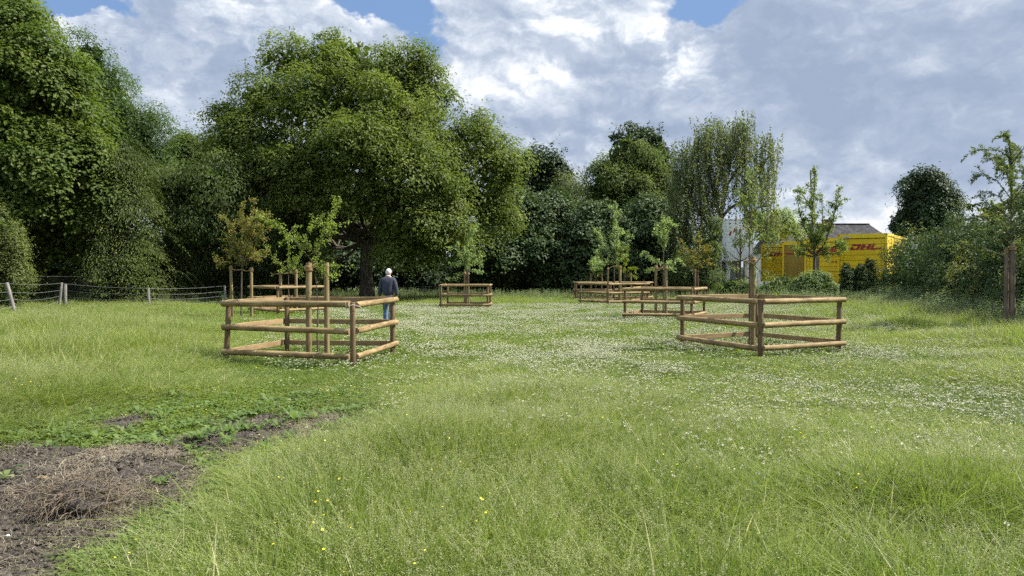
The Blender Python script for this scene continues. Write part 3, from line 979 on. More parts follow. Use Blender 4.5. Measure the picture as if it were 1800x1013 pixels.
def conifer(name, label, px, d_, top_py, base_z, r_base, mat, n, leaf, size, n_per, seed, droop=1.1, power=0.8, group=None, trunk=0.14, cat='conifer'):
    rs_ = RS(seed)
    H = Z(top_py, d_)
    t_ = thing(name, label, cat, (X(px, d_), d_, 0), group)
    h = 1 - rs_.rand(n) ** 0.75
    h = base_z + (H - base_z) * h
    f = (1 - (h - base_z) / (H - base_z)) ** power
    th = rs_.rand(n) * 6.283
    rr = r_base * f * (0.55 + 0.45 * rs_.rand(n)) * (1 + 0.8 * (vnoise(np.column_stack([np.cos(th) * 2.2, np.sin(th) * 2.2, h * 1.1]), seed) - 0.5) * 2)
    c = np.column_stack([np.cos(th) * rr, np.sin(th) * rr, h])
    ow = np.column_stack([np.cos(th), np.sin(th), np.zeros(n)])
    Q, tt_ = spray_quads(rs_, c, ow, size, n_per, leaf, droop)
    m_ = n * 2
    hh = base_z + (H - base_z) * (1 - rs_.rand(m_) ** 0.7) * 0.93
    ff = (1 - (hh - base_z) / (H - base_z)) ** power * r_base * 0.6 * rs_.rand(m_) ** .5
    th = rs_.rand(m_) * 6.283
    Q2 = leaves_quads(np.column_stack([np.cos(th) * ff, np.sin(th) * ff, hh]), rdir(rs_, m_), rdir(rs_, m_), leaf * 2.5, leaf * 1.5)
    link('crown', quads_mesh('crown', np.concatenate([Q, Q2]), mat, np.concatenate([tt_, rs_.rand(m_) * .3])), t_)
    mb = MB(M['bark'])
    mb.tube([(0, 0, -0.05), (0, 0, H * 0.5), (0, 0, H * 0.94)], [trunk, trunk * .6, trunk * .1], 8)
    link('trunk', mb.mesh('trunk'), t_)
    return t_


conifer('cypress_tree', 'golden olive conifer with drooping sprays behind the wire fence', 226, 37.6, 238, 0.3, 1.95, M['thuja_y'], 300, 0.12, 1.05, 120, 140, 1.7, 0.6)
for i, (px, ty, lab) in enumerate([(1487, 460, 'small pointed dark conifer, leftmost of the row in front of the yellow containers'),
                                   (1501, 470, 'small pointed dark conifer, second from the left in the row by the hedge end'),
                                   (1514, 462, 'small pointed dark conifer, third from the left in the row by the hedge end'),
                                   (1529, 452, 'tallest small pointed dark conifer, the one touching the hedge end')]):
    conifer('thuja_tree', lab, px, 35.5 + (i % 2) * .4, ty, 0.02, 0.36, M['thuja_s'], 330, 0.075, 0.15, 26, 150 + i, 0.2, 0.7, 'small pointed conifers beside the hedge end', 0.04)


# ------------------------------------------------------------------ hedge, bushes, shrubs
def bush(name, label, cat, lobes, mat, args, seed, group=None, tips=None, stems=True):
    base = (np.mean([l[0] for l in lobes]), np.mean([l[1] for l in lobes]))
    t_ = thing(name, label, cat, (base[0], base[1], 0), group)
    lob_ = [(l[0] - base[0], l[1] - base[1], *l[2:]) for l in lobes]
    Q, tt_ = crown_quads(lob_, seed=seed, **args)
    link('foliage', quads_mesh('foliage', Q, mat, tt_), t_)
    if tips is not None:
        hi = [l for l in lob_]
        Q, tt_ = crown_quads([(l[0], l[1], l[2] + 0.05, l[3] * 1.03, l[4] * 1.03, l[5] * 1.04) for l in hi], seed=seed + 1, **tips[1])
        link('shoots', quads_mesh('shoots', Q, tips[0], tt_), t_)
    if stems:
        rs_ = RS(seed)
        mb = MB(M['twig'])
        for k_ in range(9):
            l = lob_[rs_.randint(len(lob_))]
            a = np.array((0.0, 0.0, -0.02))
            b = np.array((l[0], l[1], l[2])) + rdir(rs_, 1)[0] * np.array(l[3:6]) * 0.7
            mb.tube(limb_points(rs_, a, b, 5, .08), [.035, .03, .025, .02, .015, .008], 5)
        link('stem', mb.mesh('stem'), t_)
    return t_


def hedge_x(y):
    return 15.9 + (y - 22) * 0.20


hl = []
rs = RS(9)
for y in np.arange(11, 36.6, 1.35):
    top = 3.25 + 0.35 * math.sin(y * 1.1) + rs.rand() * 0.25
    hl.append((hedge_x(y) + 1.15 + rs.normal() * .12, y, top * 0.62, 1.40, 1.40, top * 0.45))
    hl.append((hedge_x(y) + 1.0 + rs.normal() * .15, y + .5, 0.95, 1.40 + rs.rand() * .2, 1.35, 1.25))
bush('hedge', 'long tall dark clipped hedge with yellow green tips along the right side', 'hedge', hl, M['hedge'],
     dict(nclump=2700, per=40, cr=0.32, leaf=0.105, aspect=0.5, flat=0.8, up=0.5, droop=0.6, wob=0.45, inner=0.18, gap=0.47, sprig=.8), 160,
     tips=(M['hedge_tip'], dict(nclump=420, per=22, cr=0.20, leaf=0.10, aspect=0.45, flat=1.0, surf=0.05, inner=0, up=0.9, wob=0.3)))
bush('hawthorn_bush', 'light green fine leaved bush at the left edge behind the leaning post', 'bush',
     pxl(31, [(-5, 398, 26, 26), (12, 425, 24, 28), (24, 450, 22, 24), (10, 470, 26, 28), (-40, 420, 50, 70), (34, 480, 16, 22), (16, 505, 22, 26), (-50, 500, 60, 60), (36, 512, 12, 18), (34, 440, 10, 12)]), M['bushl'],
     dict(nclump=1700, per=30, cr=0.20, leaf=0.080, aspect=0.55, flat=0.9, wob=0.45, inner=0.15, sprig=3.0), 161)
bush('bramble_bush', 'low ragged bramble bush around the paired fence posts', 'bush',
     pxl(40, [(75, 515, 20, 12), (92, 505, 9, 12), (60, 520, 18, 12), (128, 522, 12, 7)]), M['bushl'],
     dict(nclump=150, per=24, cr=0.16, leaf=0.085, aspect=0.6, flat=0.8, inner=0.1), 162)
SG = 'shrubs below the yellow containers'
bush('dogwood_shrub', 'pale green low shrub below the leftmost yellow container', 'shrub', pxl(37, [(1360, 512, 24, 11), (1390, 505, 24, 14), (1340, 516, 16, 7)]), M['shrub'],
     dict(nclump=330, per=34, cr=0.17, leaf=0.11, aspect=0.5, flat=0.8, droop=.8, wob=.35), 163, SG)
bush('dogwood_shrub', 'bushy green shrub behind the lone staked tree with grey trunk', 'shrub', pxl(36.5, [(1420, 500, 26, 15), (1445, 500, 24, 16), (1410, 514, 28, 12), (1460, 508, 18, 12)]), M['shrub'],
     dict(nclump=480, per=34, cr=0.17, leaf=0.10, aspect=0.6, flat=0.8, droop=.6, wob=.35), 164, SG)
bush('dogwood_shrub', 'small low shrub under the white building', 'shrub', pxl(48, [(1285, 502, 16, 12), (1270, 508, 14, 10), (1310, 508, 16, 8)]), M['shrub'],
     dict(nclump=200, per=26, cr=0.22, leaf=0.12, aspect=0.6, flat=0.8, droop=.6, wob=.35), 165, SG)
bush('field_maple_shrub', 'bushy young trees with hanging twigs left of the white building', 'shrub',
     pxl(47, [(1250, 440, 14, 34), (1243, 470, 20, 30), (1256, 405, 8, 20), (1235, 490, 22, 20), (1200, 478, 30, 26)]), M['cherry'],
     dict(nclump=520, per=30, cr=0.24, leaf=0.14, aspect=0.45, flat=0.9, droop=1.2, wob=.35), 166)

# ------------------------------------------------------------------ buildings and containers
M['yellow_paint'] = plain_mat('yellow_panel_paint', (0.74, 0.50, 0.008), 0.45, 0.10, 1.2, spec=0.4)
M['yellow_shaded'] = plain_mat('shaded_panel_paint', (0.33, 0.22, 0.045), 0.8, 0.12, 1.0, spec=0.2)  # yellow darkened to brown, the shadow on this end put into the colour
M['yellow_frame'] = plain_mat('yellow_frame_paint', (0.80, 0.56, 0.012), 0.4, 0.08, 3)
M['red_paint'] = plain_mat('red_print', (0.30, 0.010, 0.022), 0.5, 0.06, 3)
M['joint'] = plain_mat('panel_joint', (0.20, 0.125, 0.006), 0.8, 0.2, 4)
M['black'] = plain_mat('black_gap', (0.02, 0.02, 0.02), 0.8, 0.2, 4)
M['slate'] = None
m_, T, b = new_mat('slate_tiles')
tc = T.node('ShaderNodeTexCoord')
br = T.node('ShaderNodeTexBrick')
T.l.new(T.v('MULTIPLY', tc.outputs['Object'], (1, 1, 1)), br.inputs['Vector'])
br.inputs['Scale'].default_value = 3.2
br.inputs['Color1'].default_value = (0.035, 0.034, 0.038, 1)
br.inputs['Color2'].default_value = (0.065, 0.063, 0.068, 1)
br.inputs['Mortar'].default_value = (0.02, 0.02, 0.02, 1)
br.inputs['Mortar Size'].default_value = 0.03
nz = T.noise(tc.outputs['Object'], 2.5, 6, 0.75)
T.l.new(T.mix(T.rng(nz, 0.45, 0.75), br.outputs[0], (0.12, 0.115, 0.11)), b.inputs['Base Color'])
b.inputs['Roughness'].default_value = 0.95
b.inputs['Specular IOR Level'].default_value = 0.1
M['slate'] = m_
M['brick'] = plain_mat('dark_brick', (0.12, 0.07, 0.055), 0.9, 0.3, 8)
M['render'] = plain_mat('pale_render', (0.62, 0.62, 0.60), 0.85, 0.05, 1)
M['white_clad'] = plain_mat('white_cladding', (0.80, 0.83, 0.88), 0.6, 0.04, 0.6)
M['grey_clad'] = plain_mat('grey_cladding', (0.22, 0.23, 0.25), 0.6, 0.08, 0.8)
M['glass'] = plain_mat('window_glass', (0.03, 0.035, 0.04), 0.1, 0.2, 1)

# slanted block letters D, H, L as polygons in a 0..1 box (x,y) with shear
LET = {
    'D': [[(0, 1), (0.86, 1), (1.0, .86), (1.0, .72), (0.28, .72), (0.0, .72)], [(0.72, .72), (1.0, .72), (0.96, .22), (0.78, 0), (0.68, .25)],
          [(0, .5), (0.30, .5), (0.30, 0), (0, 0)], [(0.30, .25), (0.68, .25), (0.78, 0), (0.30, 0)]],
    'H': [[(0, 1), (.33, 1), (.33, 0), (0, 0)], [(.67, 1), (1, 1), (1, 0), (.67, 0)], [(.33, .62), (.67, .62), (.67, .38), (.33, .38)]],
    'L': [[(0, 1), (.34, 1), (.34, 0), (0, 0)], [(.34, .28), (1, .28), (.94, 0), (.34, 0)]],
}


def logo_mesh(x0, z0, h, Mx, y):
    mb = MB(M['red_paint'])
    xs = x0
    sh = 0.42 * h

    def pt(u, w_, v_):
        return (xs + u * w_ + sh * v_, z0 + v_ * h)
    for ch, w_ in (('D', h * 1.55), ('H', h * 1.5), ('L', h * 1.15)):
        for poly in LET[ch]:
            pts = [pt(u, w_, v_) for u, v_ in poly]
            n = len(pts)
            vs_ = [tuple(Mx @ Vector((a, y, c))) for a, c in pts] + [tuple(Mx @ Vector((a, y + 0.012, c))) for a, c in pts]
            mb.add(vs_, [tuple(range(n)), tuple(range(2 * n - 1, n - 1, -1))] + [(i, (i + 1) % n, n + (i + 1) % n, n + i) for i in range(n)])
        xs += w_ + h * 0.13
    xe = xs
    for (a, b_, z_, t_) in ((x0 - h * 1.25, x0 - h * 0.12, 0.00, .30), (xe, xe + h * .45, 0.0, .12), (xe, xe + h * .5, 0.18, .12)):
        mb.box((a, y, z0 + z_ * h), (b_, y + 0.012, z0 + (z_ + t_) * h), 0, Mx)
    return mb.mesh('logo')


def container(label, left, shaded, seed, logo=True, plate=False, small=False):
    ang = math.radians(-36.5)
    t_ = thing('swap_container', label, 'container', (left[0], left[1], 0), 'yellow delivery containers parked in a slanted row', ang)
    W, L, z0, z1 = 2.5, 7.2, 1.05, 3.82
    I = Matrix.Identity(4)
    pm = M['yellow_shaded'] if shaded else M['yellow_paint']
    mb = MB(M['yellow_paint'])
    mb.box((0.03, 0.07, z0 + .05), (W - .03, L - .05, z1 - .04))
    link('body', mb.mesh('body'), t_)
    mb = MB(pm)
    zs = np.linspace(z0 + .12, z1 - .28, 9)
    if shaded:
        mb.box((0.13, 0.035, z0 + .12), (W - .13, 0.068, z1 - .28))
    else:
        for a, b_ in zip(zs[:-1], zs[1:]):                  # folding panels with dark joints
            mb.box((0.13, 0.035, a + .009), (W - .13, 0.068, b_ - .009))
    link('end_panel', mb.mesh('end_panel'), t_)
    mb = MB(M['joint'])
    mb.box((0.11, 0.0685, z0 + .1), (W - .11, 0.0698, z1 - .22))
    mb.box((0.30, 0.030, z0 + .12), (0.315, 0.0345, z1 - .28))
    mb.box((W - .30, 0.030, z0 + .12), (W - .285, 0.0345, z1 - .28))
    link('joints', mb.mesh('joints'), t_)
    mb = MB(M['yellow_frame'], M['black'])
    mb.box((0, 0, z0), (0.11, 0.11, z1))
    mb.box((W - .11, 0, z0), (W, 0.11, z1))
    mb.box((0.112, 0.004, z1 - .24), (W - .112, 0.10, z1))
    mb.box((0.112, 0.004, z0), (W - .112, 0.10, z0 + .10))
    mb.box((0, 0.112, z1 - .14), (0.10, L, z1))
    mb.box((W - .10, 0.112, z1 - .14), (W, L, z1))
    for cx in (0.055, W - .055):                            # corner casting holes
        mb.box((cx - .03, -0.004, z1 - .10), (cx + .03, -0.001, z1 - .04), 1)
        mb.box((cx - .03, -0.004, z0 + .04), (cx + .03, -0.001, z0 + .10), 1)
    link('frame', mb.mesh('frame'), t_)
    for cx in (0.12, W - .12):
        for cy in (0.5, L - .6):
            mb = MB(M['grey_clad'])
            mb.box((cx - .05, cy - .05, 0.0), (cx + .05, cy + .05, z0 - .002))
            mb.box((cx - .12, cy - .12, -0.01), (cx + .12, cy + .12, .03))
            link('leg', mb.mesh('leg'), t_)
    if logo:
        link('logo', logo_mesh(0.62, z1 - .88, 0.31, I, 0.019), t_)
    if plate:
        mb = MB(M['render'], M['black'])
        mb.box((0.22, -.006, z1 - .23), (0.66, 0.002, z1 - .14))
        for k_ in range(5):
            mb.box((0.30 + k_ * .06, -.009, z1 - .205), (0.335 + k_ * .06, -.007, z1 - .165), 1)
        link('number_plate', mb.mesh('number_plate'), t_)
    if small:
        cu = bpy.data.curves.new('lettering', 'FONT')
        cu.body = "DHL.DE"
        cu.size = 0.24
        cu.extrude = 0.004
        cu.materials.append(M['red_paint'])
        tmp = bpy.data.objects.new('lettering_source', cu)
        scene.collection.objects.link(tmp)
        bpy.context.view_layer.update()
        me_ = bpy.data.meshes.new_from_object(tmp.evaluated_get(bpy.context.evaluated_depsgraph_get()))
        bpy.data.objects.remove(tmp)
        o_ = link('lettering', me_, t_, (1.48, 0.026, z1 - 1.55))
        o_.rotation_euler = (math.radians(90), 0, 0)
    return t_


container('yellow container with big red lettering, nearest and rightmost beside the hedge', (18.25, 39.9), False, 1, plate=True)
container('yellow container mostly hidden by the lone staked tree, small red text low on its end', (18.25, 44.4), False, 2, small=True)
container('yellow container with its end coloured brownish for shadow, second from the left', (18.5, 48.7), True, 3)
container('leftmost and farthest yellow container, beside the white building', (18.6, 53.2), False, 4, small=True)

# house behind the containers
d = 68.0
xa, xb, zr, zw = X(1345, d), X(1527, d), Z(395, d), 3.6
hb = thing('house', 'house with dark slate hipped roof and chimney behind the yellow containers', 'house', (xa, d, 0))
Wd = xb - xa
mb = MB(M['render'])
mb.box((0, -3.4, 0), (Wd + 1.4, 3.4, zw))
link('wall', mb.mesh('wall'), hb)
mb = MB(M['slate'])
e = 0.4
vs_ = [(-e, -3.4 - e, zw + .003), (Wd + 1.4 + e, -3.4 - e, zw + .003), (Wd + 1.4 + e, 3.4 + e, zw + .003), (-e, 3.4 + e, zw + .003), (0.8, 0, zr), (Wd, 0, zr)]
mb.add(vs_, [(0, 1, 5, 4), (1, 2, 5), (2, 3, 4, 5), (3, 0, 4), (3, 2, 1, 0)])
rf = link('roof', mb.mesh('roof'), hb)
mb = MB(M['slate'])
mb.tube([(0.8, 0, zr + .02), (Wd, 0, zr + .02)], 0.09, 8)
link('ridge', mb.mesh('ridge'), rf)
mb = MB(M['brick'])
cx = X(1449, d) - xa
mb.box((cx - .35, -.9, zr - .8), (cx + .35, -.2, zr + .38))
mb.box((cx - .42, -.97, zr + .3), (cx + .42, -.13, zr + .42))
link('chimney', mb.mesh('chimney'), rf)
for wx in (1.5, 4.2, 7.0):
    mb = MB(M['white_clad'])
    mb.box((wx - .06, -3.46, 1.0), (wx + 1.16, -3.402, 2.4))
    wn = link('window', mb.mesh('window'), hb)
    mb = MB(M['glass'])
    mb.box((wx + .04, -3.47, 1.1), (wx + 1.06, -3.462, 2.3))
    link('pane', mb.mesh('pane'), wn)

# white building on columns
d = 60.0
xa, xb, zt, zb = X(1277, d), X(1322, d), Z(387, d), Z(459, d)
wb = thing('white_building', 'white block on grey columns seen through the birch twigs', 'building', (xa, d, 0))
w_ = xb - xa
mb = MB(M['white_clad'])
mb.box((0, 0, zb), (w_, 6, zt))
mb.box((-.03, -.03, zt + .002), (w_ + .03, 6.03, zt + .1))
link('upper_storey', mb.mesh('upper_storey'), wb)
for cx, cw in ((0.25, .15), (0.95, .38), (1.75, .15), (w_ - .05, .12)):
    mb = MB(M['grey_clad'] if cw > .2 else M['white_clad'])
    mb.box((cx - cw, .3, -.02), (cx + cw, .3 + cw * 2, zb - .003))
    link('column', mb.mesh('column'), wb)
mb = MB(M['grey_clad'])
mb.box((0.2, 4, -.02), (w_ - .1, 5.8, zb - .003))
link('rear_wall', mb.mesh('rear_wall'), wb)
mb = MB(M['white_clad'])
mb.box((w_ + .15, 1.0, -.02), (w_ + .75, 5, 2.2))
link('side_wall', mb.mesh('side_wall'), wb)
for (u0, v0) in ((0.18, 0.62), (0.52, 0.70), (0.95, .66)):
    mb = MB(M['red_paint'])
    mb.add([(u0, -.012, zb + v0 * 3.4), (u0 + .16, -.012, zb + v0 * 3.4 + .05), (u0 + .26, -.012, zb + v0 * 3.4 + .42), (u0 + .10, -.012, zb + v0 * 3.4 + .37),
            (u0, -.002, zb + v0 * 3.4), (u0 + .16, -.002, zb + v0 * 3.4 + .05), (u0 + .26, -.002, zb + v0 * 3.4 + .42), (u0 + .10, -.002, zb + v0 * 3.4 + .37)],
           [(0, 1, 2, 3), (7, 6, 5, 4), (0, 4, 5, 1), (1, 5, 6, 2), (2, 6, 7, 3), (3, 7, 4, 0)])
    link('sign_mark', mb.mesh('sign_mark'), wb)
mb = MB(M['white_clad'])
mb.tube([(0, 0, 0), (0, 0, Z(378, 57))], [.06, .04], 10)
mb.tube([(0, 0, Z(378, 57)), (0, 0, Z(378, 57) + .08)], [.07, .05], 10)
tag(link('flagpole', mb.mesh('flagpole'), None, (X(1323, 57), 57, 0)), 'slim white flagpole at the right edge of the white building', 'flagpole')

# dark board shed under the lime tree
d = 43.0
sx = X(40, d)
sh = thing('garden_shed', 'dark weathered board shed in the shade behind the wire fence', 'shed', (sx, d, 0))
M['shed'] = plain_mat('dark_boards', (0.060, 0.055, 0.052), 0.9, 0.3, 5)
M['shed_roof'] = plain_mat('grey_roof_sheet', (0.20, 0.19, 0.18), 0.8, 0.2, 3)
mb = MB(M['shed'])
for k_ in range(8):
    mb.box((0, -.02 * (k_ % 2), .02 + k_ * .17), (3.4, 2.2, .175 + k_ * .17))
link('wall', mb.mesh('wall'), sh)
mb = MB(M['shed_roof'])
mb.box((-.15, -.25, 1.40), (3.55, 2.4, 1.46))
link('roof', mb.mesh('roof'), sh)
# pale house seen through leaf gaps behind the cherry
d = 66.0
hb2 = thing('house', 'pale house with grey roof glimpsed through leaves behind the red leaved young tree', 'house', (X(340, d), d, 0))
mb = MB(M['render'])
mb.box((0, 0, 0), (5.0, 5, 4.3))
link('wall', mb.mesh('wall'), hb2)
mb = MB(M['slate'])
mb.add([(-.3, -.3, 4.303), (5.3, -.3, 4.303), (5.3, 5.3, 4.303), (-.3, 5.3, 4.303), (-.3, 2.5, 6.0), (5.3, 2.5, 6.0)], [(0, 1, 5, 4), (2, 3, 4, 5), (1, 2, 5), (3, 0, 4), (3, 2, 1, 0)])
link('roof', mb.mesh('roof'), hb2)

# ------------------------------------------------------------------ timber tree pens
PEN = 'square three rail timber pens around young trees'
pen_count = 0


def pen(label, corners, top=1.13, rz=(1.085, 0.645, 0.215), seg=12, leans=None):
    """corners F, R, B, L as (x,y): posts with three half-round rails per side, flat face inwards"""
    global pen_count
    pen_count += 1
    c = np.mean(np.array(corners), 0)
    t_ = thing('timber_pen', label, 'fence', (c[0], c[1], 0), PEN)
    P = [np.array(q) - c for q in corners]
    rs_ = RS(pen_count * 13)
    for i, p in enumerate(P):
        mb = MB(M['post'], M['rail_cut'])
        ln_ = (leans[i] if leans else 0.0) + rs_.normal() * .006
        mb.tube([(p[0] - ln_ * 1.0, p[1], -.08), (p[0] - ln_ * .4, p[1], .5), (p[0] + 0.0, p[1], top - .012), (p[0], p[1], top)], [.050, .049, .047, .041], seg, jitter=.02, seed=pen_count * 7 + i, capmi=1)
        link('post', mb.mesh('post'), t_)
    for i in range(4):
        a, b_ = P[i], P[(i + 1) % 4]
        dv = b_ - a
        L = np.linalg.norm(dv)
        dv = dv / L
        nrm_ = np.array((dv[1], -dv[0]))
        if np.dot(nrm_, (a + b_) / 2) < 0:
            nrm_ = -nrm_
        for k_, z in enumerate(rz):
            ex0, ex1 = (-.015, .085) if i in (0, 1) else (.085, -.015)
            if i == 1: ex0, ex1 = (-.02, .02)
            if i == 2: ex0, ex1 = (.02, -.02)
            o_ = nrm_ * 0.055
            p0 = a - dv * ex0 + o_
            p1 = b_ + dv * ex1 + o_
            n = 6
            pts = []
            dz = rs_.normal() * .010
            for q in range(n + 1):
                s_ = q / n
                xy = p0 * (1 - s_) + p1 * s_
                pts.append((xy[0], xy[1], z + dz * (s_ - .5) + .004 * math.sin(s_ * 3 + k_)))
            r_ = 0.052 + rs_.rand() * .005
            mb = MB(M['rail'], M['rail_cut'])
            mb.tube(pts, [r_ * (0.98 + .04 * math.sin(q * 1.7 + i)) for q in range(n + 1)], seg, jitter=.025, seed=pen_count * 31 + i * 3 + k_, flat=(-nrm_[0], -nrm_[1], 0), capmi=1)
            link('rail', mb.mesh('rail'), t_)
    return t_, c


pA, cA = pen('nearest left timber pen, warm brown rails around a bright green sapling', [(-2.67, 11.9), (-2.37, 14.1), (-4.56, 14.4), (-5.06, 12.7)], leans=(0, 0, 0, .07))
pen('nearest right timber pen, around one thick stake and a willowy sapling', [(4.62, 13.2), (6.59, 14.3), (5.65, 16.45), (3.72, 15.5)], leans=(.0, .03, 0, 0))
pen('timber pen directly behind the nearest right pen, two stakes inside', [(6.07, 24.0), (6.92, 25.6), (4.86, 26.5), (3.88, 24.4)])
pen('front pen of the three crowded pens, two stakes with arched ties inside', [(4.78, 35.5), (6.95, 36.5), (5.79, 38.4), (3.61, 37.4)])
pen('rear left pen of the three crowded pens, only its left end showing', [(3.78, 42.0), (5.85, 42.2), (6.0, 44.3), (3.9, 44.2)])
pen('rear right pen of the three crowded pens, partly hidden by the front one', [(6.1, 42.6), (7.86, 42.0), (8.6, 43.8), (6.7, 44.5)])
pen('lone timber pen in the middle of the meadow before the dark trees', [(-3.2, 32.0), (-1.10, 32.0), (-1.04, 34.1), (-3.1, 34.2)])
pen('timber pen half hidden behind the nearest left pen', [(-8.9, 27.0), (-7.6, 28.7), (-9.2, 30.2), (-10.5, 28.6)])
# pale string wound round the front corner of the nearest left pen
mb = MB(M['string'])
for q in range(3):
    x0 = -2.67 - cA[0] - .10 + q * .012
    y0 = 11.9 - cA[1] + .03
    ring = [(x0, y0 - .05 + math.cos(a) * .068, 1.085 + math.sin(a) * .063) for a in np.linspace(0, 6.283, 14)]
    mb.tube(ring, .004, 5, caps=False)
mb.tube([(x0, y0 - .115, 1.06), (x0 + .10, y0 - .10, 1.09), (x0 + .19, y0 - .05, 1.06), (x0 + .24, y0 - .08, 1.03)], .004, 5)
link('string_tie', mb.mesh('string_tie'), pA)


# ------------------------------------------------------------------ stakes
def stake(label, px, d_, top_py, r=.042, mat='stake', tie=None, lean=0.0, group='stakes holding the young trees', wrap=True, base_z=-.1):
    x_, z_ = X(px, d_), Z(top_py, d_)
    t_ = thing('tree_stake', label, 'stake', (x_, d_, 0), group)
    mb = MB(M[mat], M['rail_cut'])
    mb.tube([(-lean, 0, base_z), (-lean * .4, 0, z_ * .55), (0, 0, z_ - .015), (0, 0, z_)], [r, r * .98, r * .96, r * .85], 12, jitter=.02, seed=int(px) * 3, capmi=1)
    link('stake_pole', mb.mesh('stake_pole'), t_)
    if wrap:
        mb = MB(M['rope'])
        for q in range(4):
            zz_ = z_ - .07 - q * .022
            mb.tube([(math.cos(a) * (r + .008), math.sin(a) * (r + .008), zz_ + .006 * math.sin(a * 2 + q)) for a in np.linspace(0, 6.283, 12)], .012, 6, caps=False)
        if tie is not None:                                # (px, py) of the far end, sagging or arching
            for (tx, ty, arch) in tie:
                a = np.array((0, -r, z_ - .10))
                b_ = np.array((X(tx, d_) - x_, 0.0, Z(ty, d_)))
                mb.tube([a * (1 - s) + b_ * s + np.array((0, 0, arch * math.sin(s * math.pi))) for s in np.linspace(0, 1, 8)], .012, 6)
        link('rope_tie', mb.mesh('rope_tie'), t_)
    return t_


stake('thick stake with coir rope wound round its top in the nearest left pen', 543, 12.6, 462, .055, tie=[(557, 463, 0)], lean=.01)
stake('plain thick stake right of the roped one in the nearest left pen', 574, 13.0, 462, .050, wrap=False)
stake('single thick stake with rope collar in the nearest right pen', 1323, 14.6, 451, .060, tie=[(1319, 456, 0)])
stake('left stake of the pair in the pen behind the nearest right pen', 1153, 25.2, 466, .050, tie=[(1166, 470, -.03)])
stake('right stake of the pair in the pen behind the nearest right pen', 1170.5, 25.2, 467, .055, tie=[(1166, 470, -.03)])
stake('left stake of the pair in the front crowded pen', 1068.7, 36.6, 470, .045, tie=[(1080, 468, .03)])
stake('right thicker stake of the pair in the front crowded pen', 1090, 36.6, 467, .065, tie=[(1080, 468, .03)])
stake('left short stake in the rear left crowded pen', 1039, 43.2, 481, .055, tie=[(1047, 487, -.05)])
stake('right short stake in the rear left crowded pen', 1058, 43.2, 480, .05, tie=[(1047, 487, -.05)])
stake('pale stake in the rear right crowded pen', 1109, 43.2, 481, .05, tie=[(1099, 486, -.05)])
stake('left stake behind the sapling of the lone middle pen', 817, 33.0, 477, .045, tie=[(820, 480, 0)])
stake('right stake behind the sapling of the lone middle pen', 823.5, 33.0, 478, .04)
stake('left tan stake under the red leaved young tree', 406, 25.0, 467, .052, tie=[(424, 474, -.04)], lean=-.03)
stake('right tan stake under the red leaved young tree', 442, 25.0, 470, .052, tie=[(424, 474, -.04)])
stake('left stake inside the half hidden left pen', 493, 28.6, 476, .06, tie=[(507, 480, -.03)])
stake('right stake inside the half hidden left pen', 520.5, 28.6, 474, .06, tie=[(507, 480, -.03)])
stake('left rust brown stake under the small red tipped tree', 1221.5, 38.0, 473, .055, 'post')
stake('right rust brown stake under the small red tipped tree', 1226.5, 38.3, 474, .055, 'post')
stake('grey brown stake close behind the lone grey trunked tree', 1437, 37.5, 451, .085, 'oldstake', wrap=False)
stake('left old stake of the three at the right edge', 1769, 19.0, 436, .052, 'oldstake', lean=.0, tie=[(1775, 440, 0)])
stake('right old stake of the three at the right edge, the tallest', 1779, 18.9, 430, .058, 'oldstake', lean=-.05, tie=[(1775, 436, 0)])
stake('middle old stake of the three at the right edge', 1774.5, 19.5, 440, .05, 'oldstake', wrap=False)
stake('left thin stake of the distant bare young tree', 1295.5, 50, 461, .07, 'oldstake', wrap=False)
stake('right thin stake of the distant bare young tree', 1308, 50, 463, .07, 'oldstake', wrap=False)


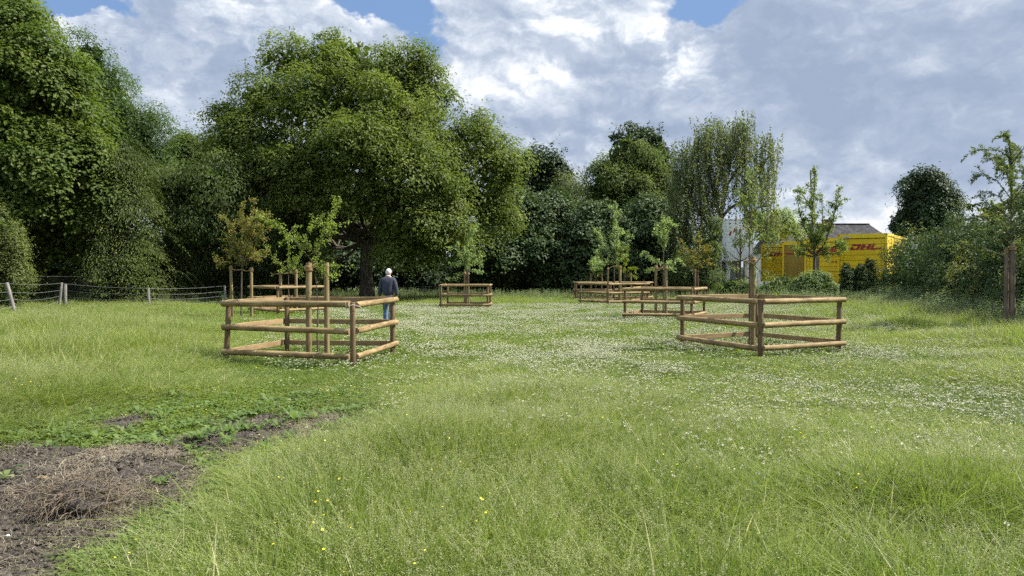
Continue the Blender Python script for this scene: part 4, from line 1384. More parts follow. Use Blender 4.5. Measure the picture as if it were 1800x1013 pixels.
# ------------------------------------------------------------------ young trees
def sapling(label, d_, trunk, branches, mat, leaf=0.05, dens=90, tw=0.16, aspect=0.5, r0=.02, seed=0, bark='bark_y', spread=0.06, droop=0.2,
            depth=0.5, base_py=None, group='young fruit trees planted in the meadow', name='young_tree', twig_n=5, upw=0.5):
    """trunk and branches are pixel polylines at distance d_; each branch gets its own depth swing, twigs and leaves"""
    rs_ = RS(seed)
    leaf, dens = leaf * .80, dens * 1.45
    o_ = np.array((X(trunk[0][0], d_), d_, 0.0))
    t_ = thing(name, label, 'tree', tuple(o_), group)
    mb = MB(M[bark])
    tp = [P3(a, b_, d_) - o_ for a, b_ in trunk]
    tp[0][2] = -.05
    n = len(tp)
    mb.tube(tp, [r0 * (1 - .7 * i / (n - 1)) for i in range(n)], 8, seed=seed, jitter=.05)
    pos, axs = [], []

    def leafy(pts, dn, fade=True):
        pts = np.array(pts)
        seg_ = np.linalg.norm(np.diff(pts, axis=0), axis=1)
        L = seg_.sum()
        m = max(3, int(L * dn))
        tt_ = rs_.rand(m) * L
        cs = np.concatenate([[0], np.cumsum(seg_)])
        ix = np.clip(np.searchsorted(cs, tt_) - 1, 0, len(seg_) - 1)
        f = ((tt_ - cs[ix]) / seg_[ix])[:, None]
        p = pts[ix] * (1 - f) + pts[ix + 1] * f
        a = norm(pts[ix + 1] - pts[ix])
        pos.append(p + rs_.normal(size=p.shape) * spread * .45)
        axs.append(a * 0.6 + rdir(rs_, m) * 1.0 + np.array((0, 0, upw - droop)))

    for br in branches:
        k_ = br[0] if isinstance(br[0], (int, float)) else 1.0
        pl_ = [q for q in br if isinstance(q, tuple)]
        sw = (rs_.rand() * 2 - 1) * depth
        m = len(pl_)
        pts = []
        for i, q in enumerate(pl_):
            s_ = i / (m - 1)
            p = P3(q[0], q[1], d_) - o_
            p[1] += sw * s_
            pts.append(p)
        rr = r0 * .45
        mb.tube(pts, [rr * (1 - .75 * i / (m - 1)) for i in range(m)], 6, seed=seed)
        leafy(pts[0 if k_ > 1.4 else 0:], dens * .5 * k_)
        # side twigs
        L = sum(np.linalg.norm(pts[i + 1] - pts[i]) for i in range(m - 1))
        for q in range(max(2, int(L * twig_n))):
            s_ = 0.12 + .88 * rs_.rand()
            i = min(int(s_ * (m - 1)), m - 2)
            f = s_ * (m - 1) - i
            p = pts[i] * (1 - f) + pts[i + 1] * f
            ad = norm(pts[i + 1] - pts[i])
            dr = norm(ad * .7 + rdir(rs_, 1)[0] * .9 + np.array((0, 0, .25 - droop)))
            l_ = tw * (.5 + rs_.rand())
            e_ = p + dr * l_
            mb.tube([p, (p + e_) / 2 + rdir(rs_, 1)[0] * l_ * .06, e_], [.004, .003, .0015], 4, caps=False)
            leafy([p, e_], dens * k_)
    link('trunk', mb.mesh('trunk'), t_)
    pos = np.concatenate(pos)
    axs = np.concatenate(axs)
    m = len(pos)
    L = leaf * (.55 + .8 * rs_.rand(m))
    Q = leaves_quads(pos, rdir(rs_, m) + np.array((0, 0, .7)), axs, L, L * aspect)
    link('crown', quads_mesh('crown', Q, mat, np.clip(rs_.rand(m), 0, 1)), t_)
    return t_


sapling('bright yellow green sapling in the nearest left pen, tied to the roped stake', 12.8,
        [(560, 641), (557, 590), (559, 540), (556, 500), (553, 470)],
        [[1.0, (553, 470), (546, 455), (530, 436), (508, 410), (488, 396), (468, 386), (452, 376)],
         [1.2, (553, 470), (551, 445), (560, 424), (567, 402), (573, 374), (579, 352)], [1.3, (567, 402), (585, 372), (596, 356)], [1.2, (573, 374), (562, 390), (553, 382)],
         [1.2, (560, 424), (578, 408), (592, 398), (609, 391)], [1.0, (567, 402), (580, 412), (584, 424)], [1.2, (530, 436), (536, 415), (545, 400), (556, 385)],
         [1.1, (508, 410), (516, 400), (520, 394)], [1.0, (530, 436), (512, 420), (489, 420)], [1.1, (488, 396), (500, 405), (512, 420)], [1.2, (551, 445), (540, 430), (528, 415)],
         [1.1, (553, 470), (568, 472), (590, 466), (623, 470)], [1.1, (553, 470), (572, 480), (598, 492)], [1.2, (551, 455), (560, 448), (557, 436)], [1.2, (556, 470), (566, 462), (575, 465)],
         [1, (545, 472), (530, 474), (515, 466), (505, 458)], [1.2, (538, 440), (534, 425), (540, 412)]],
        M['pear'], 0.058, 80, .13, .5, .017, 301, depth=.5, twig_n=9, spread=.05)
sapling('red tipped bushy young tree on two tan stakes behind the wire fence', 25.2, [(424, 560), (424, 520), (425, 480), (426, 468)],
        [[1.3, (426, 468), (432, 430), (437, 400), (441, 365), (447, 345)], [1.3, (426, 468), (412, 435), (398, 405), (378, 382)], [1.3, (426, 468), (445, 440), (462, 410), (477, 372)],
         [1.3, (426, 465), (420, 430), (418, 395), (413, 366)], [1.2, (430, 455), (450, 455), (475, 448), (485, 440)], [1.2, (424, 465), (405, 462), (385, 458)], [1.3, (432, 435), (455, 420), (472, 404)],
         [1.3, (412, 435), (400, 430), (392, 418)], [1.3, (428, 450), (440, 425), (446, 400)], [1.3, (418, 395), (428, 385), (436, 380)], [1.3, (420, 440), (430, 430), (445, 445)],
         [1.2, (424, 462), (410, 448), (396, 440)], [1.3, (437, 400), (450, 390), (458, 385)]],
        M['plum'], .085, 70, .30, .6, .04, 302, depth=1.0, twig_n=6, spread=.1)
sapling('spring green sapling in the half hidden left pen', 28.8, [(507, 560), (507, 520), (507, 490), (508, 478)],
        [[1, (508, 478), (506, 462), (503, 445), (505, 436)], [1, (508, 478), (495, 465), (480, 450), (474, 434)], [1, (508, 478), (520, 462), (526, 450), (532, 446)], [1, (508, 480), (495, 480), (484, 484)],
         [1, (508, 478), (515, 470), (512, 455)], [1, (506, 478), (518, 482), (534, 482)]],
        M['pear'], .075, 60, .22, .55, .03, 303, depth=.7, twig_n=7, spread=.08)
sapling('narrow light green sapling in the lone middle pen', 33.2, [(820, 545), (820, 510), (820, 480), (820, 468)],
        [[1.5, (820, 476), (823, 455), (820, 435), (826, 415), (832, 402)], [1.3, (820, 470), (806, 445), (796, 432)], [1.3, (820, 472), (835, 462), (845, 450)], [1.2, (820, 478), (808, 484), (802, 494)],
         [1.2, (822, 458), (832, 445), (828, 420)], [1.2, (820, 470), (828, 476), (838, 477)], [1.2, (820, 470), (810, 462), (800, 468)]],
        M['apple'], .115, 75, .34, .55, .035, 304, depth=.7, spread=.1, twig_n=4)
sapling('tallest apple sapling, in the front pen of the three crowded pens', 36.8, [(1080, 538), (1080, 500), (1079, 450), (1079, 400)],
        [[1.6, (1079, 420), (1080, 400), (1079, 385), (1080, 366)], [1.4, (1080, 462), (1068, 440), (1058, 420), (1053, 404)], [1.2, (1080, 455), (1092, 440), (1100, 425), (1107, 405)], [1.2, (1079, 440), (1072, 425), (1074, 408)],
         [1.2, (1080, 465), (1064, 455), (1048, 440)], [1.2, (1079, 430), (1088, 415), (1090, 400)], [1.1, (1079, 465), (1090, 455), (1098, 450)]],
        M['apple'], .125, 66, .38, .6, .035, 305, depth=.9, spread=.12, twig_n=3.5)
sapling('round headed low sapling in the rear left crowded pen', 43.4, [(1047, 526), (1047, 500), (1047, 482)],
        [[2, (1047, 484), (1045, 470), (1042, 458)], [2, (1047, 484), (1052, 472), (1054, 460)], [2, (1047, 480), (1040, 474), (1036, 466)], [2, (1047, 478), (1055, 476), (1056, 468)], [2, (1047, 475), (1048, 464), (1048, 456)]],
        M['apple'], .11, 70, .35, .7, .04, 306, depth=.5, spread=.16, twig_n=6)
sapling('golden green drooping sapling in the rear right crowded pen', 43.3, [(1099, 526), (1099, 500), (1097, 480), (1096, 455), (1093, 430)],
        [[2.2, (1098, 480), (1096, 455), (1092, 430)], [1.8, (1098, 484), (1086, 470), (1084, 440), (1087, 428)], [1.6, (1098, 484), (1106, 474), (1114, 470), (1117, 474)], [1.6, (1096, 460), (1102, 446), (1100, 436)],
         [1.4, (1098, 485), (1108, 484), (1120, 486)]],
        M['gold'], .10, 60, .28, .6, .035, 307, depth=.4, spread=.1, twig_n=5)
sapling('slender upright grey green sapling in the pen behind the nearest right pen', 25.4, [(1166, 562), (1166, 520), (1166, 480), (1166, 440), (1167, 400)],
        [[1.7, (1167, 440), (1169, 415), (1168, 395), (1168, 374)], [1.5, (1167, 435), (1158, 415), (1154, 388)], [1.4, (1167, 430), (1174, 410), (1173, 392)], [1.1, (1166, 466), (1150, 456), (1136, 444), (1126, 450)],
         [1.1, (1166, 468), (1180, 462), (1195, 458), (1202, 462)], [1.0, (1166, 470), (1155, 474), (1140, 478)], [1.0, (1166, 470), (1174, 474), (1184, 476)], [1.3, (1167, 420), (1162, 400), (1163, 385)]],
        M['apple'], .10, 75, .22, .5, .028, 308, depth=.6, spread=.08, twig_n=6)
sapling('small red tipped tree on two rust brown stakes right of the crowded pens', 38.3, [(1224, 530), (1224, 500), (1224, 470)],
        [[1.6, (1224, 474), (1226, 455), (1230, 430), (1233, 405)], [1.4, (1224, 470), (1212, 450), (1200, 432)], [1.4, (1224, 470), (1236, 455), (1248, 440)], [1.4, (1224, 472), (1216, 455), (1218, 438)], [1.4, (1224, 470), (1238, 462), (1246, 455)],
         [1.3, (1226, 450), (1238, 436), (1244, 428)], [1.3, (1222, 470), (1213, 466), (1208, 462)]],
        M['plum'], .12, 55, .38, .6, .04, 309, depth=.8, spread=.12, twig_n=4)
sapling('tall willowy sapling with narrow hanging leaves in the nearest right pen', 14.5, [(1318, 640), (1318, 560), (1317, 500), (1317, 430), (1320, 360), (1322, 300)],
        [[1.2, (1319, 420), (1321, 380), (1322, 340), (1323, 290)], [1, (1318, 400), (1308, 370), (1302, 345), (1300, 325)], [1, (1319, 395), (1330, 370), (1340, 350), (1343, 335)], [1, (1318, 430), (1306, 420), (1298, 400)],
         [1, (1319, 425), (1332, 410), (1345, 395)], [.35, (1318, 475), (1345, 440), (1357, 415), (1366, 395)], [.35, (1317, 490), (1300, 478), (1285, 460), (1272, 430)], [.6, (1318, 460), (1335, 475), (1352, 500), (1372, 520)],
         [1, (1319, 380), (1312, 360), (1310, 340)], [1, (1320, 360), (1332, 340), (1334, 315)], [1, (1321, 340), (1312, 318), (1311, 300)], [.4, (1340, 475), (1358, 478), (1375, 490), (1390, 500)],
         [1, (1319, 410), (1310, 402), (1302, 385)], [1, (1319, 405), (1330, 395), (1338, 375)]],
        M['willow'], .11, 55, .17, .30, .022, 310, depth=.5, spread=.05, droop=1.5, twig_n=8)
sapling('nearly bare distant young tree between two thin grey stakes', 50.2, [(1301, 514), (1301, 480), (1301, 440), (1302, 410)],
        [[.5, (1301, 450), (1290, 430), (1283, 415)], [.5, (1301, 450), (1312, 432), (1318, 418)], [.5, (1301, 435), (1300, 415), (1303, 400)], [.5, (1301, 460), (1288, 448), (1278, 440)], [.5, (1301, 460), (1316, 450), (1322, 440)],
         [.5, (1301, 470), (1290, 462), (1284, 458)], [.5, (1301, 440), (1308, 425), (1308, 410)]],
        M['apple'], .10, 22, .5, .5, .08, 311, depth=1.0, spread=.1, twig_n=3)
sapling('lone staked young tree with smooth grey trunk before the yellow containers', 38, [(1431, 534), (1431, 500), (1431, 470), (1431, 440), (1428, 400), (1425, 350), (1423, 300)],
        [[1.5, (1427, 400), (1424, 370), (1424, 330), (1421, 298)], [1.7, (1431, 450), (1415, 430), (1405, 415), (1400, 405)], [1.7, (1431, 452), (1445, 430), (1452, 400), (1456, 370), (1458, 335)], [1.6, (1429, 430), (1418, 400), (1413, 370), (1413, 340)],
         [1.8, (1431, 445), (1448, 437), (1458, 434), (1468, 432)], [1.8, (1430, 440), (1440, 415), (1440, 385), (1436, 350)], [1.8, (1431, 452), (1410, 445), (1402, 430)], [1.8, (1431, 450), (1448, 446), (1462, 448)],
         [1.6, (1427, 400), (1436, 375), (1432, 345)], [1.8, (1430, 430), (1420, 420), (1408, 402)], [1.7, (1431, 446), (1435, 430), (1448, 415)], [1.8, (1431, 440), (1425, 425), (1420, 410)], [1.6, (1425, 370), (1418, 345), (1414, 330)],
         [1.8, (1431, 436), (1444, 424), (1456, 412)]],
        M['willow'], .14, 42, .42, .65, .10, 312, depth=1.2, spread=.16, twig_n=4.5, group='single young trees standing free in the meadow')
EDG = []
rs = RS(5)
for i in range(34):
    f = i / 33.0
    y0 = 472 - 190 * f
    reach = (88 - 58 * f) * (.7 + .5 * rs.rand())
    sgn = -1 if i % 2 else 1
    rise = 18 + 26 * f + rs.rand() * 14
    EDG.append([1.0, (1776, y0), (1776 + sgn * reach * .35, y0 - rise * .7), (1776 + sgn * reach * .7, y0 - rise), (1776 + sgn * reach, y0 - rise * .85)])
EDG.append([1.0, (1777, 300), (1770, 278), (1750, 264), (1722, 264)])
sapling('feathery layered young tree above three old stakes at the right edge', 19.4, [(1775, 588), (1775, 520), (1775, 450), (1776, 380), (1777, 320), (1776, 268)], EDG,
        M['cherry'], .075, 95, .22, .5, .030, 313, depth=1.3, spread=.035, droop=.45, twig_n=8, group='single young trees standing free in the meadow', upw=.1)

# ------------------------------------------------------------------ wire fence on the left
wf = thing('wire_fence', 'weathered post and wire pasture fence along the left tree edge', 'fence', (X(250, 37), 37, 0))
o2 = np.array((X(250, 37), 37, 0))
posts = [(12, 497, 27, 553, 28, .065), (108.5, 497, 103, 538, 33, .06), (114.5, 500, 114, 536, 33.4, .075), (260.5, 506, 262, 540, 33.5, .062), (395, 502, 396, 533, 37, .06), (354.6, 507, 355, 522, 47, .04),
         (-60, 490, -62, 560, 26, .06), (470, 506, 470, 522, 47, .04), (560, 504, 560, 521, 50, .05), (640, 503, 640, 520, 51, .05), (748, 503, 748, 521, 51, .06), (850, 504, 850, 520, 52, .05), (940, 504, 940, 520, 53, .05)]
for i, (x0, y0, x1, y1, dd, r) in enumerate(posts):
    a = P3(x1, y1, dd) - o2
    a[2] = -.05
    b_ = P3(x0, y0, dd) - o2
    mb = MB(M['greypost'])
    mb.tube([a, a * .6 + b_ * .4, b_ - (b_ - a) * .02, b_], [r * 1.05, r, r * .95, r * .8], 9, jitter=.07, seed=i)
    link('post', mb.mesh('post'), wf)
chain = [6, 0, 1, 3, 4, 7, 8, 9, 10, 11, 12]
for lv, zf in enumerate((1.0, .73, .5, .27)):
    for a_, b_ in zip(chain[:-1], chain[1:]):
        pa, pb = posts[a_], posts[b_]
        ha, hb_ = Z(pa[1], pa[4]), Z(pb[1], pb[4])
        A_ = np.array((X(pa[0] * zf + pa[2] * (1 - zf), pa[4]), pa[4] - pa[5] - .01, ha * zf - .03)) - o2
        B_ = np.array((X(pb[0] * zf + pb[2] * (1 - zf), pb[4]), pb[4] - pb[5] - .01, hb_ * zf - .03)) - o2
        mb = MB(M['wire'])
        r_ = .0085 if lv == 3 else .006
        mb.tube([A_ * (1 - s) + B_ * s - np.array((0, 0, .06 * (1 + lv * .3) * math.sin(s * math.pi))) for s in np.linspace(0, 1, 7)], r_, 5)
        link('wire', mb.mesh('wire'), wf)


# ------------------------------------------------------------------ the person walking away
M['skin'] = plain_mat('skin', (0.48, 0.27, 0.19), 0.55, 0.08, 12)
M['hair'] = plain_mat('white_hair', (0.55, 0.54, 0.52), 0.8, 0.12, 60, bump=.5, bscale=90)
M['navy'] = plain_mat('navy_knit', (0.030, 0.034, 0.058), 0.9, 0.25, 14, bump=.6, bscale=30)
M['jeans'] = plain_mat('blue_denim', (0.075, 0.135, 0.23), 0.85, 0.28, 9, bump=.4, bscale=40)
M['collar'] = plain_mat('pink_shirt', (0.66, 0.48, 0.48), 0.8, 0.08, 10)
M['shoe'] = plain_mat('dark_shoe', (0.035, 0.032, 0.03), 0.5, 0.2, 10)


def skinned(name, V, E, R, mat, parent, sub=2, root=0):
    me_ = bpy.data.meshes.new(name)
    me_.from_pydata([tuple(v) for v in V], E, [])
    me_.materials.append(mat)
    o_ = link(name, me_, parent)
    sk = o_.modifiers.new('skin', 'SKIN')
    sv = me_.skin_vertices[0].data
    for i, r in enumerate(R):
        sv[i].radius = r if isinstance(r, tuple) else (r, r)
        sv[i].use_root = (i == root)
    sk.use_smooth_shade = True
    ss = o_.modifiers.new('sub', 'SUBSURF')
    ss.levels = sub
    ss.render_levels = sub
    return o_


pd_ = 22.0
px_ = X(682, pd_)
pr = thing('person', 'white haired person in a navy jumper and blue jeans walking away across the meadow', 'person', (px_, pd_, 0.0), None, math.radians(-4))
# body: +Y is the walking direction; left leg forward, right heel lifting
V = [(0, 0, .93), (0, -.01, 1.10), (0, 0.0, 1.30), (0, .02, 1.44), (0, .05, 1.53), (0, .085, 1.60), (0, .105, 1.67), (0, .09, 1.72),      # 0-7 spine, head
     (-.16, .02, 1.43), (-.235, 0, 1.18), (-.25, .05, .95), (-.25, .08, .89),                                                          # 8-11 left arm
     (.16, .02, 1.43), (.235, -.02, 1.18), (.262, -.01, .95), (.265, .0, .88),                                                         # 12-15 right arm
     (-.095, .02, .88), (-.105, .14, .50), (-.105, .10, .10), (-.105, .14, .05), (-.105, .28, .04),                                    # 16-20 left leg
     (.095, -.01, .88), (.105, .0, .50), (.11, -.20, .18), (.11, -.19, .11), (.11, -.07, .05)]                                         # 21-25 right leg
E = [(0, 1), (1, 2), (2, 3), (3, 4), (4, 5), (5, 6), (6, 7), (3, 8), (8, 9), (9, 10), (10, 11), (3, 12), (12, 13), (13, 14), (14, 15),
     (0, 16), (16, 17), (17, 18), (18, 19), (19, 20), (0, 21), (21, 22), (22, 23), (23, 24), (24, 25)]
R = [(.15, .11), (.14, .11), (.15, .11), (.12, .085), .055, .068, .088, .06, .058, .045, .030, .036, .058, .045, .030, .036,
     .085, .056, .040, .038, .030, .085, .056, .040, .038, .030]
for side, (w0, hand) in ((-1, (11, (-.25, .085, .86))), (1, (15, (.265, .0, .85)))):
    for f, (ox, oy, ln_) in enumerate([(0, .030, .075), (0.004, .010, .085), (0.004, -.010, .080), (0, -.028, .065)]):
        b0 = len(V)
        V += [(hand[0] + ox, hand[1] + oy, hand[2]), (hand[0] + ox - side * .012, hand[1] + oy + .008, hand[2] - ln_ * .6), (hand[0] + ox - side * .028, hand[1] + oy + .015, hand[2] - ln_)]
        E += [(w0, b0), (b0, b0 + 1), (b0 + 1, b0 + 2)]
        R += [.011, .009, .008]
    b0 = len(V)
    V += [(hand[0] - side * .015, hand[1] + .045, hand[2] + .03), (hand[0] - side * .028, hand[1] + .055, hand[2] - .015)]
    E += [(w0, b0), (b0, b0 + 1)]
    R += [.012, .010]
body = skinned('body', V, E, R, M['skin'], pr)
# face details: nose, ears join the head
mb = MB(M['skin'])
mb.tube([(0, .185, 1.665), (0, .205, 1.64), (0, .19, 1.63)], [.008, .014, .010], 8)
for s_ in (-1, 1):
    mb.tube([(s_ * .082, .085, 1.685), (s_ * .095, .075, 1.665), (s_ * .088, .085, 1.635)], [.010, .016, .009], 8)
link('ears_and_nose', mb.mesh('ears_and_nose'), body)
for s_ in (-1, 1):
    mb = MB(M['black'])
    mb.tube([(s_ * .032, .176, 1.672), (s_ * .032, .186, 1.672)], [.011, .007], 8)
    link('eye', mb.mesh('eye'), body)
# hair cap
rs = RS(3)
mb = MB(M['hair'])
vs_, fs_ = [], []
NU, NV = 20, 10
for j in range(NV + 1):
    ph = math.pi * .66 * j / NV
    for i in range(NU):
        th = 2 * math.pi * i / NU
        back = 0.5 - 0.5 * math.sin(th)            # 1 at the back of the head
        p_ = ph * (0.62 + 0.42 * back)
        r = 1 + 0.05 * math.sin(th * 5 + j * 2) * .6 + rs.normal() * .012
        vs_.append((math.sin(p_) * math.cos(th) * .092 * r, .085 + math.sin(p_) * math.sin(th) * .108 * r, 1.655 + math.cos(p_) * .118 * r))
for j in range(NV):
    for i in range(NU):
        i2 = (i + 1) % NU
        fs_.append((j * NU + i, (j + 1) * NU + i, (j + 1) * NU + i2, j * NU + i2))
mb.add(vs_, fs_, 0, None, True)
link('hair', mb.mesh('hair'), pr)
# jumper
V = [(0, -.005, .90), (0, -.015, 1.08), (0, -.015, 1.28), (0, .015, 1.43), (0, .035, 1.49),
     (-.165, .015, 1.425), (-.225, .0, 1.30), (-.25, 0, 1.16), (-.262, .04, .98), (-.255, .06, .925),
     (.165, .015, 1.425), (.225, -.01, 1.30), (.25, -.02, 1.16), (.272, -.01, .98), (.268, .0, .925)]
E = [(0, 1), (1, 2), (2, 3), (3, 4), (3, 5), (5, 6), (6, 7), (7, 8), (8, 9), (3, 10), (10, 11), (11, 12), (12, 13), (13, 14)]
R = [(.195, .14), (.200, .15), (.195, .145), (.15, .11), (.075, .07), .088, .082, .076, .062, .052, .088, .082, .076, .062, .052]
skinned('jumper', V, E, R, M['navy'], pr, 2, 0)
mb = MB(M['collar'])
mb.tube([(math.cos(a) * .066, .042 + math.sin(a) * .068, 1.53 - .012 * math.sin(a)) for a in np.linspace(0, 6.283, 20)], .018, 8, caps=False)
link('collar', mb.mesh('collar'), pr)
# jeans
V = [(0, 0, .95), (0, 0, .88), (-.10, .02, .80), (-.108, .09, .64), (-.11, .14, .49), (-.108, .12, .30), (-.106, .10, .11),
     (.10, -.005, .80), (.108, .0, .64), (.11, .0, .49), (.112, -.10, .33), (.112, -.19, .19)]
E = [(0, 1), (1, 2), (2, 3), (3, 4), (4, 5), (5, 6), (1, 7), (7, 8), (8, 9), (9, 10), (10, 11)]
R = [(.17, .125), (.175, .13), .105, .095, .082, .076, .072, .105, .095, .082, .076, .070]
skinned('jeans', V, E, R, M['jeans'], pr, 2, 0)
for lab, pts in (('l', [(-.106, .06, .045), (-.106, .16, .05), (-.108, .27, .04), (-.108, .31, .03)]), ('r', [(.112, -.24, .13), (.112, -.17, .085), (.112, -.08, .045), (.112, -.04, .03)])):
    mb = MB(M['shoe'])
    mb.tube(pts, [.045, .055, .050, .030], 10)
    link('shoe', mb.mesh('shoe'), pr)


# ------------------------------------------------------------------ meadow: tufts scattered by geometry nodes
def blades(rs_, n, radius, hmin, hmax, width, segs=3, lean=0.5, curl=0.5, tintlo=0.0, tinthi=1.0, clump=1.0):
    r = radius * np.sqrt(rs_.rand(n)) * clump
    th = rs_.rand(n) * 6.283
    b0 = np.column_stack([r * np.cos(th), r * np.sin(th), np.full(n, -0.01)])
    h = hmin + (hmax - hmin) * rs_.rand(n) ** 0.9
    la = rs_.rand(n) * 6.283
    ld = np.column_stack([np.cos(la), np.sin(la), np.zeros(n)])
    k_ = lean * rs_.rand(n)
    c_ = curl * rs_.rand(n) ** 2
    yaw = rs_.rand(n) * 3.14
    sd_ = np.column_stack([np.cos(yaw), np.sin(yaw), np.zeros(n)])
    w = width * (.6 + .8 * rs_.rand(n))
    V_, W_ = [], []
    for s in range(segs + 1):
        t_ = s / segs
        c = b0 + ld * (h * (k_ * t_ + c_ * t_ ** 2.5))[:, None]
        c[:, 2] += h * (t_ - 0.35 * c_ * t_ ** 3)
        wd = w * (1 - t_ ** 1.8) * .5 + .0002
        V_ += [c - sd_ * wd[:, None], c + sd_ * wd[:, None]]
        W_ += [np.full(n, t_)] * 2
    V_ = np.stack(V_, 1)
    W_ = np.stack(W_, 1)
    m = 2 * (segs + 1)
    fs_ = []
    base = np.arange(n)[:, None] * m
    for s in range(segs):
        fs_.append(base + np.array([2 * s, 2 * s + 1, 2 * s + 3, 2 * s + 2]))
    fs_ = np.stack(fs_, 1).reshape(-1, 4)
    tint = np.repeat(tintlo + (tinthi - tintlo) * rs_.rand(n), m)
    wc = np.zeros((n * m, 3))
    wc[:, 0] = W_.ravel()
    return V_.reshape(-1, 3), fs_, tint, wc


def join(parts, name, mats):
    """parts: (V, F quads, tint, wc, mat index)"""
    V_, F_, T_, W_, MI = [], [], [], [], []
    o_ = 0
    for v, f, t_, w, mi in parts:
        V_.append(v); F_.append(f + o_); T_.append(t_); W_.append(w); MI.append(np.full(len(f), mi))
        o_ += len(v)
    F_ = np.concatenate(F_)
    return raw_mesh(name, np.concatenate(V_), F_.ravel(), np.full(len(F_), 4), mats, np.concatenate(T_), np.concatenate(MI), False, np.concatenate(W_))


def q2p(Q, tint, mi, wx=0.5):
    n = len(Q)
    wc = np.zeros((4 * n, 3))
    wc[:, 0] = wx
    return (Q.reshape(-1, 3), np.arange(4 * n).reshape(-1, 4), np.repeat(tint, 4), wc, mi)


def panicle(rs_, n_st, radius, h0, h1, hl, wid, per, leafl, stemw=.0016):
    """grass stems with an airy seed head"""
    v, f, t_, w = blades(rs_, n_st, radius, h0, h1, stemw * 2.0, 3, .28, .25)
    m = 8
    tips = v.reshape(n_st, m, 3)[:, -1]
    dirs = norm(tips - v.reshape(n_st, m, 3)[:, -3])
    ci = np.repeat(np.arange(n_st), per)
    s = rs_.rand(len(ci))
    p = tips[ci] - dirs[ci] * (s * hl)[:, None] + rs_.normal(size=(len(ci), 3)) * (wid * (0.25 + .75 * s))[:, None] * np.array((1, 1, .5))
    L = leafl * (.6 + .8 * rs_.rand(len(ci)))
    Q = leaves_quads(p, rdir(rs_, len(ci)), rdir(rs_, len(ci)) * .6 + np.array((0, 0, 1.0)), L, L * .38)
    return [(v, f, t_ * .88, w, 0), q2p(Q, rs_.rand(len(Q)) * .95, 1, .8)]


def source(coll, name, me_):
    o_ = bpy.data.objects.new(name, me_)
    coll.objects.link(o_)
    return o_


def scatter(name, label, cat, pts, rotz, scl, idx, coll, tilt=None):
    n = len(pts)
    me_ = bpy.data.meshes.new(name)
    me_.vertices.add(n)
    me_.vertices.foreach_set('co', np.asarray(pts, np.float32).ravel())
    a = me_.attributes.new('rot', 'FLOAT_VECTOR', 'POINT')
    r = np.zeros((n, 3), np.float32)
    r[:, 2] = rotz
    if tilt is not None:
        r[:, :2] = tilt
    a.data.foreach_set('vector', r.ravel())
    a = me_.attributes.new('scl', 'FLOAT_VECTOR', 'POINT')
    a.data.foreach_set('vector', np.asarray(scl, np.float32).ravel())
    a = me_.attributes.new('idx', 'INT', 'POINT')
    a.data.foreach_set('value', np.asarray(idx, np.int32))
    o_ = link(name, me_)
    tag(o_, label, cat, kind='stuff')
    ng = bpy.data.node_groups.new(name + '_nodes', 'GeometryNodeTree')
    ng.interface.new_socket('Geometry', in_out='INPUT', socket_type='NodeSocketGeometry')
    ng.interface.new_socket('Geometry', in_out='OUTPUT', socket_type='NodeSocketGeometry')
    gi = ng.nodes.new('NodeGroupInput')
    go = ng.nodes.new('NodeGroupOutput')
    ci = ng.nodes.new('GeometryNodeCollectionInfo')
    ci.inputs[0].default_value = coll
    ci.inputs['Separate Children'].default_value = True
    ci.inputs['Reset Children'].default_value = True
    ip = ng.nodes.new('GeometryNodeInstanceOnPoints')
    ip.inputs['Pick Instance'].default_value = True
    for nm, typ, sock in (('rot', 'FLOAT_VECTOR', 'Rotation'), ('scl', 'FLOAT_VECTOR', 'Scale'), ('idx', 'INT', 'Instance Index')):
        na = ng.nodes.new('GeometryNodeInputNamedAttribute')
        na.data_type = typ
        na.inputs['Name'].default_value = nm
        ng.links.new(na.outputs['Attribute'], ip.inputs[sock])
    ng.links.new(gi.outputs[0], ip.inputs['Points'])
    ng.links.new(ci.outputs[0], ip.inputs['Instance'])
    ng.links.new(ip.outputs[0], go.inputs[0])
    md = o_.modifiers.new('scatter', 'NODES')
    md.node_group = ng
    return o_


